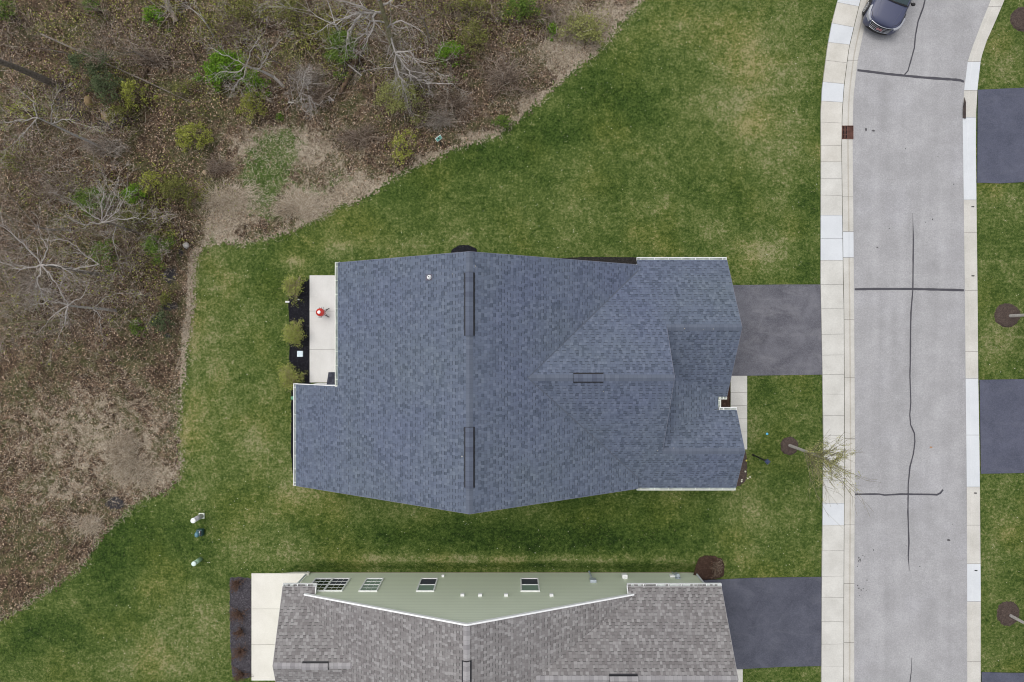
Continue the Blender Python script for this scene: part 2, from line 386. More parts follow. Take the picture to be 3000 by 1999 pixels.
def blobs(lst):                 # (px,py,rx,ry,amount) in photo pixels -> smooth field
    def f(X, Y):
        px = X/K+1500; py = 999.5-Y/K; o = np.zeros(X.shape)
        for cx, cy, rx, ry, a in lst: o += a*np.exp(-(((px-cx)/rx)**2+((py-cy)/ry)**2))
        return o
    return f
def wp(pts, z=0): return [tuple(W(x, y, z)[:2]) for x, y in pts]

# ---------------------------------------------------------------- ground
def swale(X, Y):
    px = X/K; py = -Y/K
    sx = 1/(1+np.exp(-(px+640)/12))*1/(1+np.exp((px-560)/12))
    return -0.37*sx*np.exp(-((py-690)/28.0)**4) - 0.10*np.exp(-((py-640)/60.0)**2)*sx - 0.0
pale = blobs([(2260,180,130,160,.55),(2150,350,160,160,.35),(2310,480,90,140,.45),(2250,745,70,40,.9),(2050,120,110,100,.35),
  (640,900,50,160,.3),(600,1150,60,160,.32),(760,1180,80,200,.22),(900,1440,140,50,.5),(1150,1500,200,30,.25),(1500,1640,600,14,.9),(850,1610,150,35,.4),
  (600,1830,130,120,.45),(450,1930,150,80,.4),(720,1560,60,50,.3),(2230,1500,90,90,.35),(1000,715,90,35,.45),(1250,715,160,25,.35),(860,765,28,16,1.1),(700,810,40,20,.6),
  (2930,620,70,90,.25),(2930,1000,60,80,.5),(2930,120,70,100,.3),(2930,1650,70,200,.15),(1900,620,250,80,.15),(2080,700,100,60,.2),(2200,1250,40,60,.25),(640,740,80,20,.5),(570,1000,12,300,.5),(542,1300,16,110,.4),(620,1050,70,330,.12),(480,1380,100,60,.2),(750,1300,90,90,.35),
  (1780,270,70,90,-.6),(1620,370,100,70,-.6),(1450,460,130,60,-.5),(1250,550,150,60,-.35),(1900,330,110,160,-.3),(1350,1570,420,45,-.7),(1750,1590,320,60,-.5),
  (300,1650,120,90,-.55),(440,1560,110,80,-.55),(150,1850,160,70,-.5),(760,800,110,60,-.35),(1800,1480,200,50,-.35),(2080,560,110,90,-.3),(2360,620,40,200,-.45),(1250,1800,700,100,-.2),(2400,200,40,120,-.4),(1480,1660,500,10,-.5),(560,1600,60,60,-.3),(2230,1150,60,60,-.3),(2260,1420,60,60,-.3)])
fx = np.arange(-29, 29.01, 0.2); fy = np.arange(-20, 20.01, 0.2)
xs = np.concatenate([[-200, -90, -45], fx, [45, 90, 200]]); ys = np.concatenate([[-200, -90, -40], fy, [40, 90, 200]])
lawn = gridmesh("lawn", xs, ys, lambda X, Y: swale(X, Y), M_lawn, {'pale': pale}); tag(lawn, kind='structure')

edge = [(1960,-90),(1874,0),(1806,85),(1746,149),(1687,200),(1631,251),(1580,293),(1508,357),(1465,391),(1395,418),(1325,438),(1261,468),(1164,515),(1104,553),(1040,583),(985,608),(934,638),(893,651),(855,676),(787,698),(720,716),(660,704),(610,716),(580,740),(572,791),(566,898),(549,983),(540,1068),(527,1174),(526,1266),(528,1350),(524,1395),(480,1435),(425,1460),(370,1502),(298,1570),(242,1655),(149,1723),(55,1791),(-60,1840),(-500,1990)]
ew = wp(edge); wildpoly = ew + [(-60, -30), (-60, 60), (30, 60), (16, 26)]
def wkeep(x, y):
    d = polyd(x, y, ew); ins = inpoly(x, y, wildpoly); sd_ = np.where(ins, d, -d)
    return sd_ + 0.22*wob(x, y, 1.6, 3) + 0.12*wob(x, y, 6.0, 4) + rng.normal(0, .11, np.shape(x)) > 0
def wz(X, Y):
    d = np.clip(polyd(X, Y, ew), 0, 3)/3
    return 0.02 + d*(0.05 + 0.10*wob(X, Y, 1.2, 5) + 0.05*wob(X, Y, 3.5, 6)) + 0.10*d
strawb = blobs([(1650,150,110,80,.9),(1780,50,90,60,.9),(880,450,180,80,.7),(690,600,90,70,1.0),(900,600,120,50,.9),(1050,540,90,40,.7),(640,680,60,40,.7),(370,1340,90,60,.3),(200,1450,250,120,.1),(450,1400,90,50,.5),(1250,460,60,20,.6),(1400,400,80,18,.7),(560,900,14,200,.8),(540,1150,14,200,.6),(200,1270,320,150,.5),(330,1150,170,90,.25),(120,1550,180,120,.22),(260,1440,220,60,.2),(760,420,120,70,.4),(1550,300,70,30,.7),(950,350,100,60,.2),(480,1250,60,120,.2)])
greenb = blobs([(800,475,95,90,.85),(765,565,60,70,.8),(840,410,60,40,.4),(620,700,40,30,.5),(1000,520,60,30,.5),(930,560,60,30,.5),(380,250,80,60,.3),(500,260,80,60,.3),(120,60,100,60,.3),(540,560,60,50,.45),(330,820,80,60,.3),(430,40,120,50,.3),(900,60,140,60,.35),(1200,60,150,60,.35),(320,600,100,60,.4),(1000,170,80,80,.3),(650,200,100,80,.3),(300,1140,160,60,.15),(800,640,40,20,.4)])
darkb = blobs([(170,260,70,60,.5),(225,330,60,60,.5),(330,375,70,26,.7),(385,340,50,30,.4),(340,1475,30,20,1.3),(500,805,24,22,1.2),(500,897,24,14,1.2),(532,745,10,16,.9),(495,985,14,8,.9),(60,850,60,50,.3),(140,820,70,60,.45),(990,260,60,60,.35),(1030,190,40,60,.5),(880,20,40,30,.5),(1060,20,60,40,.4),(930,590,12,10,.9),(230,180,40,20,.6),(1170,130,90,90,.35),(200,700,200,60,.2)])
gx = np.concatenate([np.arange(-60, -30, 2.0), np.arange(-30, 9, 0.085), np.arange(9, 31, 1.0)]); gy = np.concatenate([np.arange(-31, -19, 1.0), np.arange(-19, 20, 0.085), np.arange(20, 60, 2.0)])
wild = gridmesh("woodland_floor", gx, gy, wz, M_wild, {'straw': lambda X, Y: strawb(X, Y)+.6*np.exp(-(polyd(X, Y, ew)/.30)**2)*(X > -17.5), 'green': greenb, 'dark': darkb}, wkeep); tag(wild, kind='structure')

# polygons of hard surfaces / houses (photo pixels) used to keep scattered stuff off them
def band(l, r): return l + r[::-1]
SWo = [(2560,-260),(2500,-130),(2455,0),(2438,66),(2424.6,138),(2409.4,257),(2405.2,331),(2406,433),(2405,833),(2410,1087),(2413,1299),(2408,1732),(2407,1999),(2407,2200)]
SWi = [(2640,-260),(2572,-130),(2521,0),(2504,70),(2486.7,144),(2473,249),(2467.4,331),(2465.5,433),(2470.7,833),(2472.5,900),(2474.3,1299),(2472,1732),(2471.7,1999),(2471.7,2200)]
RL = [(2700,-260),(2615,-130),(2556,0),(2529.6,94),(2513,177),(2500.5,282),(2498.6,359),(2498.3,433),(2502,833),(2505,1299),(2502.8,1732),(2502.7,1999),(2502.7,2200)]
RR = [(3060,-260),(2970,-130),(2903,0),(2872,77),(2847,144),(2835,181),(2824.6,265),(2820,345),(2821.5,433),(2825,709),(2827,866),(2829,1109),(2831,1299),(2833,1500),(2833.5,1732),(2833.8,1999),(2833.8,2200)]
RO = [(3110,-260),(3015,-130),(2943,0),(2916,63.5),(2891,119),(2874,171),(2864,257),(2859.7,331),(2859,433),(2864,866),(2866,1109),(2869.3,1299),(2870.7,1426),(2873.5,1732),(2873,1999),(2873,2200)]
def xat(pl, y):
    for (x0, y0), (x1, y1) in zip(pl[:-1], pl[1:]):
        if y0 <= y <= y1: return x0+(x1-x0)*(y-y0)/(y1-y0)
    return pl[-1][0] if y > pl[-1][1] else pl[0][0]
def strip(mb, L, Rr, ylist_l, ylist_r, z, mi=0):
    a = [W(xat(L, y), y, z) for y in ylist_l]; b = [W(xat(Rr, y), y, z) for y in ylist_r]
    for i in range(len(a)-1): mb.face([a[i+1], b[i+1], b[i], a[i]], mi)
YY = sorted(set(list(range(-260, 460, 20)) + list(range(460, 2200, 60)) + [2200]))
mb = MB(); strip(mb, RL, RR, YY, YY, 0.012); road = tag(mb.build("road", M_road), kind='structure')
# road marks: crack sealant, oil spots
def ribbon(mb, pts, w, z):
    P = [W(x, y, z) for x, y in pts]; Q = [P[0]]
    for a, b in zip(P[:-1], P[1:]):
        n = max(1, int((b-a).length/0.22))
        for i in range(1, n+1): Q.append(a.lerp(b, i/n))
    ws = []
    for i in range(len(Q)):
        tt = i/(len(Q)-1); wi = w[0]+(w[1]-w[0])*tt if isinstance(w, tuple) else w
        ws.append(wi*(1+random.uniform(-.16, .16)))
    for i in range(len(Q)-1):
        d = (Q[i+1]-Q[i]).normalized(); nrm = Vector((-d.y, d.x, 0))
        d0 = (Q[i]-Q[i-1]).normalized() if i else d; n0 = (Vector((-d0.y, d0.x, 0))+nrm).normalized()
        d1 = (Q[min(i+2, len(Q)-1)]-Q[i+1]); d1 = d1.normalized() if d1.length > 1e-6 else d; n1 = (Vector((-d1.y, d1.x, 0))+nrm).normalized()
        mb.face([Q[i]-n0*ws[i]/2, Q[i+1]-n1*ws[i+1]/2, Q[i+1]+n1*ws[i+1]/2, Q[i]+n0*ws[i]/2])
for k_, (pts, w) in enumerate([
    ([(2512,206),(2530,208),(2600,217),(2700,227),(2800,234),(2815,236),(2824,240)], .13),
    ([(2504,848),(2560,847),(2674,847),(2760,849),(2800,850),(2824,851)], .12),
    ([(2505,1449),(2540,1448),(2576,1448),(2592,1451),(2640,1448),(2730,1449),(2745,1450),(2755,1445),(2763,1435)], .085),
    ([(2715,-20),(2705,22),(2690,62),(2682,105),(2679,140),(2668,180),(2660,208),(2650,219)], .07),
    ([(2674,625),(2675,660),(2676,700)], (.01,.055)),
    ([(2676,700),(2674.5,850),(2669,915),(2668,960),(2667,1060),(2666,1100),(2668.5,1180),(2665.5,1215),(2668,1245),(2679,1270),(2680.5,1295),(2676,1330),(2666,1368),(2661,1420),(2660,1500),(2663,1590),(2661,1630)], .065),
    ([(2661,1630),(2663,1655),(2664,1672)], (.05,.015)),
    ([(2671,1928),(2671,1960),(2666,1999),(2662,2050)], (.015,.06))]):
    mb = MB(); ribbon(mb, pts, w, 0.018+0.002*k_); mb.build("crack_seal", M_seal, road)
mb = MB()
for x, y, rx, ry in [(2780,1583,5,4),(2537,380,3,5),(2559,383,5,2.5),(2653,436,2,1.6),(2748,458,2,1.5),(2794,540,2,1.5),(2605,670,2,1.5),(2570,725,3,2),(2732,643,2.5,2),(2712,651,2,1.5),(2516,1634,2,4),(2520,1641,2,5),(2515,1644,1.5,3),(2528,1628,2,1.5),(2534,1632,1.5,1.5),(2559,1612,1.6,2.5),(2513,1716,2,2.5),(2516,1724,3,2),(2523,1729,2.5,2),(2529,1725,1.5,1.5),(2538,1731,1.5,1),(2518,1745,1.5,1.5),(2512,1660,1.5,1.5),(2540,1700,2,2),(2655,1600,1.5,1.5),(2695,1660,2,1.5),(2790,1536,1.5,1.5)]:
    c = W(x, y, 0.036); n = 9; mb.face([c+Vector((math.cos(i*6.283/n)*rx*K*random.uniform(.6,1.2), math.sin(i*6.283/n)*ry*K*random.uniform(.6,1.2), 0)) for i in range(n)])
mb.build("oil_stain", solid("oil_stain", (.085,.08,.085), .8), road)
mb = MB(); c = W(2728,1311,.036); mb.face([c+Vector((math.cos(i*.7)*.1*random.uniform(.5,1.2), math.sin(i*.7)*.05*random.uniform(.6,1.2), 0)) for i in range(9)]); mb.build("rust_stain", solid("rust_stain", (.36,.20,.10), .8), road)
# debris and water at the right hand gutter
mb = MB(); pr = [(2826,284),(2828,292),(2830,300),(2830,348),(2821,346),(2822,312)]
mb.face([W(x, y, .075) for x, y in pr[::-1]]); mb.build("gutter_puddle", solid("wet_debris", (.035,.022,.018), .25, .6, var=.4), road)
# kerbs with gutter pan, real step
def kerb(name, L, Rr, rise_left, joints, whites, stops=None):
    mb = MB(); ys_ = sorted(set(YY+joints+[y for w_ in whites for y in w_]))
    g = 0.9
    for a, b in zip(ys_[:-1], ys_[1:]):
        ga = g if a in joints else 0; gb = g if b in joints else 0
        new = any(w0 <= a and b <= w1 for w0, w1 in whites); y0, y1 = a+ga/2, b-gb/2
        if stops and stops[0] <= a and b <= stops[1]: continue
        prof = [(0, .06), (.50, .055), (.62, .035), (.97, .022), (1.0, .012)] if rise_left else [(0, .02), (.30, .024), (.42, .05), (1.0, .08)]
        for i, ((t0, z0), (t1, z1)) in enumerate(zip(prof[:-1], prof[1:])):
            def P(y, t_, z): xl, xr = xat(L, y), xat(Rr, y); return W(xl+(xr-xl)*t_, y, z)
            mi = 1 if new else (2 if (rise_left and i == 1) else 0)
            mb.face([P(y1, t0, z0), P(y1, t1, z1), P(y0, t1, z1), P(y0, t0, z0)], mi)
    o = mb.build(name, [M_kerb, M_new, M_kerbgut]); tag(o, kind='structure')
    mb = MB(); strip(mb, L, Rr, ys_, ys_, 0.008); mb.build("kerb_joint_bed", M_joint, o); return o
SWi1 = [(x+.8, y) for x, y in SWi]
kl = kerb("kerb", SWi1, RL, True, [177,369,408,577,679,755,937,1107,1285,1538,1710,1883], [(679,755)], (369,408))
kr = kerb("kerb", RR, RO, False, [20,181,265,344,586,681,851,1030,1109,1275,1427,1539,1652,1763,1939], [(181,265),(344,586),(1109,1427),(1652,1763)])
for x, y in [(2850,606),(2850.5,808.5),(2857.5,1445),(2859.5,1672)]:
    mb = MB(); c = W(x, y, .07); mb.tube(c+Vector((-.07,0,-.012)), c+Vector((.06,0,.012)), .028, n=8); mb.build("drain_pipe", M_black, kr)
# pavement slabs
slabs = [(-260,-250),(-190,-178),(-125,-113),(-60,-47),(7,19),(68,80),(124,131),(177,184.5),(240,246),(296,300),(358,361),(426,427),(474,474.5),(523,523),(572,573),(631,631),(699,699),(763,763),(834,834),(905,905),(980,979),(1041,1040),(1098,1097),(1155,1155),(1218,1218),(1277,1277),(1343,1343),(1409,1409),(1475,1475),(1539,1539),(1614,1614),(1689,1688),(1751,1751),(1821,1821),(1888,1887),(1952,1952),(2015,2015),(2080,2080),(2150,2150)]
fresh = {3, 5, 8, 15, 16, 28}
mb = MB()
for i in range(len(slabs)-1):
    (a0, b0), (a1, b1) = slabs[i], slabs[i+1]; g = 0.35
    mi = 1 if i in fresh else (2 if i < 12 else 0)
    n = 3
    tops = []
    L_ = [W(xat(SWo, a0+g+(a1-a0-2*g)*j/n), a0+g+(a1-a0-2*g)*j/n, .085) for j in range(n+1)]
    R_ = [W(xat(SWi, b0+g+(b1-b0-2*g)*j/n)-.6, b0+g+(b1-b0-2*g)*j/n, .085) for j in range(n+1)]
    ring = [tuple(p[:2]) for p in L_] + [tuple(p[:2]) for p in R_[::-1]]
    mb.prism(ring, -.05, .085 + random.uniform(-.003, .003), mi)
o = tag(mb.build("pavement", [M_conc, M_new, M_conc2]), kind='structure')
mb = MB(); strip(mb, SWo, SWi, YY, YY, 0.02); mb.build("joint_bed", M_joint, o)
# driveways
def slabpoly(name, pts, mat, z=.035, zb=-.4):
    mb = MB(); mb.prism(wp(pts), zb, z); return tag(mb.build(name, mat), kind='structure')
slabpoly("driveway", [(2040,836),(2160,835.5),(2300,834),(2404,834),(2406,905),(2409,1000),(2410,1098),(2188,1101),(2040,1102)], M_drive_old)
slabpoly("driveway", [(2030,1702),(2105,1698),(2200,1693),(2407,1690),(2406,1951),(2300,1953),(2165,1960),(2030,1966)], M_drive)
slabpoly("driveway", [(2864,264),(2930,261),(3000,258),(3300,255),(3300,532),(3000,534),(2930,538),(2862,536)], M_drive_b)
slabpoly("driveway", [(2869,1113),(3000,1111),(3300,1111),(3300,1384),(3000,1386),(2873,1388)], M_drive_b)
slabpoly("driveway", [(2875,1969),(2960,1971),(3300,1972),(3300,2250),(2875,2250)], M_drive_b)
# patios and front walks (slabs with open joints)
def slabrow(name, x0, x1, ys_, mat, z=.06, xs_=None):
    mb = MB()
    for a, b in zip(ys_[:-1], ys_[1:]):
        xa = xs_(a) if xs_ else x0; xb = xs_(b) if xs_ else x0
        mb.prism(wp([(xa, a+.4), (x1, a+.4), (x1, b-.4), (xb, b-.4)]), -.2, z)
    o = tag(mb.build(name, mat), kind='structure')
    mb = MB(); mb.prism(wp([(x0+1, ys_[0]+1), (x1-1, ys_[0]+1), (x1-1, ys_[-1]-1), (x0+1, ys_[-1]-1)]), -.15, z-.02); mb.build("joint_bed", M_joint, o); return o
slabrow("patio", 908, 1050, [807,912,1024,1121], M_patio)
slabrow("patio", 738, 905, [1679,1783,1887,1993], M_patio2)
o = slabrow("front_walk", 2140, 2188, [1101,1150,1188,1227,1265.5,1317], M_conc.copy(), z=.05); 
slabrow("front_walk", 2120, 2175, [1960,2025,2090,2150], M_conc, z=.05)
# mulch beds
def ragged(pts, j=1.2, step=4):
    out = []
    for i in range(len(pts)):
        a = Vector(pts[i]); b = Vector(pts[(i+1) % len(pts)]); n = max(1, int((b-a).length/step))
        for k_ in range(n): p = a.lerp(b, k_/n); out.append((p.x+random.uniform(-j, j), p.y+random.uniform(-j, j)))
    return out
def bed(pts, mat, z=.03, j=1.2):
    mb = MB(); rg = wp(ragged(pts, j)); 
    c = Vector((sum(p[0] for p in rg)/len(rg), sum(p[1] for p in rg)/len(rg)))
    inner = [((p[0]-c.x)*.86+c.x, (p[1]-c.y)*.86+c.y) for p in rg]; n = len(rg)
    vs = [(p[0], p[1], -.02) for p in rg]+[(p[0], p[1], z+random.uniform(-.01, .02)) for p in inner]
    mb.mesh(vs, [(i, (i+1) % n, n+(i+1) % n, n+i) if False else (n+i, n+(i+1) % n, (i+1) % n, i) for i in range(n)] + [tuple(range(n, 2*n))])
    return tag(mb.build("mulch_bed", mat), kind='structure')
def ell(cx, cy, rx, ry, n=26): return [(cx+rx*math.cos(6.283*i/n), cy+ry*math.sin(6.283*i/n)) for i in range(n)]
bed([(868,805),(912,805),(912,1126),(905,1140),(912,1420),(870,1422),(856,1400),(851,1330),(852,1150),(846,1130),(845,1050),(848,960),(844,900),(842,870),(846,830)], M_mulch_black)
bed(ell(1361,741,40,24), M_mulch_black, .06)
bed([(1080,776),(1100,763),(1140,757),(1240,757),(1240,800),(1080,800)], M_mulch_black, .04, .6)
bed([(1590,765),(1630,756),(1700,752),(1860,753),(2030,757),(2100,762),(2100,800),(1590,800)], mulch('speckled_black_mulch', (.006,.006,.006), (.035,.032,.03), (.22,.20,.18)), .04, .8)
bed([(880,1405),(1000,1408),(1000,1435),(905,1431),(875,1427)], M_mulch_black, .03, .5)
bed([(2080,1110),(2140,1104),(2141,1205),(2080,1210)], M_mulch_red)
bed([(2120,1317),(2186,1317),(2190,1340),(2191,1390),(2186,1412),(2170,1425),(2155,1432),(2100,1434)], M_mulch_brown)
bed([(672,1688),(700,1684),(738,1690),(742,1800),(742,1990),(715,1995),(680,1990),(674,1900),(671,1780)], M_mulch_grey, .05, 1.4)
bed([(2040,1654),(2048,1636),(2065,1628),(2095,1628),(2118,1638),(2124,1660),(2122,1690),(2095,1698),(2050,1700),(2030,1690)], M_mulch_red, .05, 1.0)
bed(ell(2313,1307,28,28), M_mulch_brown, .06, 1.8); bed(ell(2951,924,40,37), M_mulch_brown, .06, 1.8); bed(ell(2998,57,40,38), M_mulch_brown, .06, 1.8); bed(ell(2953,1798,35,38), M_mulch_brown, .06, 1.8)

# ---------------------------------------------------------------- houses
def roofplane(mb, pts, up, zf, mi=0):
    """pts plan px; up = plan direction (px) of steepest ascent"""
    P = [PL(x, y, zf(x, y)) for x, y in pts]
    upw = Vector((up[0], -up[1], 0)).normalized(); side = Vector((upw.y, -upw.x, 0))
    dz = (zf(pts[0][0]+up[0], pts[0][1]+up[1])-zf(*pts[0]))/(math.hypot(*up)*K); sl = math.sqrt(1+dz*dz)
    uv = [(p.dot(side), p.dot(upw)*sl+0.07) for p in P]
    n = (P[1]-P[0]).cross(P[2]-P[0])
    nz = sum(P[i].x*P[(i+1) % len(P)].y-P[(i+1) % len(P)].x*P[i].y for i in range(len(P)))
    if nz < 0: P = P[::-1]; uv = uv[::-1]
    mb.face(P, mi, uv)
def capstrip(mb, a, b, zf, half=8.0, mi=0, lift=.02):
    """ridge cap folded over the ridge from plan point a to b"""
    a = Vector(a); b = Vector(b); d = (b-a).normalized(); s_ = Vector((-d.y, d.x)); L_ = (b-a).length*K
    for sg in (-1, 1):
        q = [a, b, b+s_*half*sg, a+s_*half*sg]; P = [PL(p.x, p.y, zf(p.x, p.y)+lift) for p in q]
        uv = [(0, 0), (L_, 0), (L_, .15), (0, .15)]
        if sg > 0: P = P[::-1]; uv = uv[::-1]
        nz = (P[1]-P[0]).cross(P[2]-P[0]).z
        if nz < 0: P = P[::-1]; uv = uv[::-1]
        mb.face(P, mi, uv)
def wallstrip(mb, pts, zt, z0=0.0, n=14, mi=0):
    for (x0, y0), (x1, y1) in zip(pts[:-1], pts[1:]):
        m_ = max(2, int(math.hypot(x1-x0, y1-y0)/8))
        for i in range(m_):
            a = (x0+(x1-x0)*i/m_, y0+(y1-y0)*i/m_); b = (x0+(x1-x0)*(i+1)/m_, y0+(y1-y0)*(i+1)/m_)
            ea = 1e-3; mb.face([PL(*a, z0), PL(*b, z0), PL(*b, zt(*b)-.13), PL(*a, zt(*a)-.13)], mi)
def gutter(parent, a, b, z, out, mat=M_cream, ends=True, dirt=False, step=37, returns=8):
    """a,b plan px ends of the eave edge; out = outward plan unit"""
    root = MB(); A = PL(*a, z); B = PL(*b, z); d = (B-A).normalized(); L_ = (B-A).length; o_ = Vector((out[0], -out[1], 0))
    M = Matrix((( d.x, o_.x, 0, A.x), (d.y, o_.y, 0, A.y), (0, 0, 1, A.z), (0, 0, 0, 1)))
    root.box(0, .10, -.12, L_, .128, .012, 0, M)            # front lip
    root.box(0, -.02, -.13, L_, .10, -.115, 1, M)           # floor
    root.box(0, -.02, -.12, L_, .0, -.03, 0, M)
    for e in (0, L_-.018): root.box(e, -.06, -.12, e+.018, .10, .010, 0, M)
    x = .2
    while x < L_-.1: root.box(x-.012, .0, -.02, x+.012, .10, .014, 0, M); x += step*K
    if dirt:
        for i in range(int(L_/.12)):
            if random.random() < .6: root.box(i*.12, .005, -.112, i*.12+.12*random.uniform(.4, 1), .095, -.08, 2, M)
    return root.build("gutter", [mat, M_gutin, M_gutdirt], parent)
def ridgevent(parent, a, b, zf, mat, half=11):
    a_ = Vector(a); b_ = Vector(b); d = (b_-a_).normalized(); s_ = Vector((-d.y, d.x)); L_ = (b_-a_).length*K
    mb = MB()
    for sg in (-1, 1):
        q = [a_, b_, b_+s_*half*sg, a_+s_*half*sg]; h = [.12, .12, .12, .12]
        P = [PL(p.x, p.y, zf(p.x, p.y)+hh) for p, hh in zip(q, h)]; uv = [(0, 0), (L_, 0), (L_, .2), (0, .2)]
        if (P[1]-P[0]).cross(P[2]-P[0]).z < 0: P = P[::-1]; uv = uv[::-1]
        mb.face(P, 0, uv)
        e0, e1 = q[3], q[2]; zz = zf(e0.x, e0.y)
        mb.face([PL(e0.x, e0.y, zz+.12), PL(e1.x, e1.y, zz+.12), PL(e1.x, e1.y, zz+.01), PL(e0.x, e0.y, zz+.01)], 1)
        q2 = [a_+s_*half*sg*.98, b_+s_*half*sg*.98, b_+s_*(half+3.2)*sg, a_+s_*(half+3.2)*sg]
        P = [PL(p.x, p.y, zf(p.x, p.y)+.03) for p in q2]
        if (P[1]-P[0]).cross(P[2]-P[0]).z < 0: P = P[::-1]
        mb.face(P, 1)
    for e in (a_, b_):
        p = [PL(*(e+s_*half*t_), zf(*(e+s_*half*t_))+h_) for t_, h_ in ((-1, .01), (-1, .12), (0, .12), (1, .12), (1, .01))]; mb.face(p, 1)
    return mb.build("ridge_vent", [mat, M_black], parent)
def rake(parent, pts, zf, outv, mat, w=.035, h=.17, name="rake_trim", lift=.0):
    mb = MB(); ov = Vector((outv[0], -outv[1], 0))
    for a, b in zip(pts[:-1], pts[1:]):
        A = PL(*a, zf(*a)+lift); B = PL(*b, zf(*b)+lift)
        vs = []
        for P in (A, B): vs += [P+Vector((0, 0, .012)), P+ov*w+Vector((0, 0, .012)), P+ov*w-Vector((0, 0, h)), P-Vector((0, 0, h))]
        mb.mesh(vs, [(0, 1, 5, 4), (1, 2, 6, 5), (2, 3, 7, 6), (3, 0, 4, 7), (3, 2, 1, 0), (4, 5, 6, 7)])
    return mb.build(name, mat, parent)

# --- main house (plan px relative to the picture centre, y downward)
PM, PF = .01112, .01197
xr, yn, ys0, x1_, x2_, yp = -97.5, -204, 395, -455, -590, 118
zA = lambda x, y: 7.92-PM*(xr-x); zB = lambda x, y: 7.92-PM*(x-xr)
zN = lambda x, y: 2.7+PF*(y+220.2); zS = lambda x, y: 2.7+PF*(397.8-y)
zG = lambda x, y: 4.923-PF*(y+34.5); zP = lambda x, y: 2.7+.00576*(559-x); zSN = lambda x, y: 4.031-PF*(286.6-y)
zMain = lambda x, y: min(zA(x, y), zB(x, y)); zBig = lambda x, y: min(zN(x, y), zS(x, y)); zGar = lambda x, y: min(zN(x, y), zG(x, y)); zSm = lambda x, y: min(zSN(x, y), zS(x, y))
hm = empty("house", PL(0, 90, 0), "large single storey house with blue grey shingle roof beside the street", "house"); hp = hm.location.copy()
def unparent_fix(o): o.location = -hp if o.parent == hm else o.location
mb = MB()
roofplane(mb, [(xr, yn), (x1_, yn), (x1_, yp), (x2_, yp), (x2_, ys0), (xr, ys0)], (1, 0), zA)
roofplane(mb, [(xr, yn), (338.5, yn), (338.5, -189), (39.2, 88.8), (338.5, 367), (338.5, ys0), (xr, ys0)], (-1, 0), zB)
roofplane(mb, [(338.5, -220.2), (581.9, -220.2), (581.9, -34.5), (391.4, -34.5), (391.4, 88.8), (39.2, 88.8), (338.5, -189)], (0, 1), zN)
roofplane(mb, [(39.2, 88.8), (391.4, 88.8), (391.4, 286.6), (605.9, 286.6), (605.9, 397.8), (338.5, 397.8), (338.5, 367)], (0, -1), zS)
roofplane(mb, [(391.4, -34.5), (581.9, -34.5), (581.9, 151), (559, 151), (391.4, 70.4)], (0, -1), zG)
roofplane(mb, [(391.4, 286.6), (605.9, 286.6), (605.9, 186), (536, 186), (391.4, 256)], (0, 1), zSN)
roofplane(mb, [(391.4, 70.4), (559, 151), (559, 186), (536, 186), (391.4, 256)], (-1, 0), zP)
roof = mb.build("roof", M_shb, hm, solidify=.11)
for a, b, zf in [((xr, yn+1), (xr, ys0-1), zMain), ((36, 88.8), (390.4, 88.8), zBig), ((391.4, -34.5), (580.9, -34.5), zGar), ((391.4, 286.6), (604.9, 286.6), zSm)]:
    mb = MB(); capstrip(mb, a, b, zf); mb.build("ridge_cap", M_capb, roof)
for a, b, zf in [((xr, -157), (xr, -12), zMain), ((xr, 197), (xr, 336), zMain), ((148, 88.8), (221, 88.8), zBig)]:
    ridgevent(roof, a, b, zf, M_ventb, 9.0)
for pts_ in ([(338.5, -189), (39.2, 88.8), (338.5, 367)],):
    for a, b in zip(pts_[:-1], pts_[1:]):
        mb = MB(); a_ = Vector(a); b_ = Vector(b); d = (b_-a_).normalized(); n_ = Vector((-d.y, d.x))*1.5
        P = [PL(p.x, p.y, max(zMain(p.x, p.y), zBig(p.x, p.y))+.012) for p in (a_-n_, b_-n_, b_+n_, a_+n_)]
        if (P[1]-P[0]).cross(P[2]-P[0]).z < 0: P = P[::-1]
        mb.face(P); mb.build("valley_strip", solid("dark_valley", (.085,.10,.13), .9), roof)
# plumbing vent
vx, vy = -196, -151; vz = zA(vx, vy); c = PL(vx, vy, vz)
mb = MB(); mb.tube(c-Vector((0, 0, .05)), c+Vector((0, 0, .30)), .05, n=14, mi=0); mb.tube(c+Vector((0, 0, .28)), c+Vector((0, 0, .304)), .028, n=10, mi=1)
mb.lathe([(.095, -.1), (.095, .10), (.06, .14)], c, 16, 2)
nrm = Vector((-PM/K, 0, 1)).normalized(); q = [(-10, -7), (7, -7), (7, 7), (-10, 7)]
mb.face([PL(vx+a, vy+b, zA(vx+a, vy+b)+.012) for a, b in q], 3)
mb.build("vent_pipe", [M_white, M_black, M_white, solid("lead_flashing", (.10,.095,.125), .6)], roof)
# soffit-coloured rake trims
TB = solid("blue_grey_drip_edge", (.16,.17,.21), .5); 
rake(hm, [(x1_, yn), (xr, yn), (338.5, yn)], zMain, (0, -1), TB, w=.02, lift=-.02); rake(hm, [(x2_, ys0), (xr, ys0), (338.5, ys0)], zMain, (0, 1), TB, w=.02, lift=-.02)
rake(hm, [(581.9, -220), (581.9, -34.5), (581.9, 151)], zGar, (1, 0), TB, w=.02, lift=-.02); rake(hm, [(605.9, 186), (605.9, 286.6), (605.9, 397.8)], zSm, (1, 0), TB, w=.02, lift=-.02)
rake(hm, [(391.4, -34), (391.4, 88.8), (391.4, 286)], zBig, (1, 0), TB, w=.02, lift=-.02); rake(hm, [(x2_, yp), (x1_-1, yp)], zA, (0, -1), M_white, w=.03, h=.2, lift=-.005)
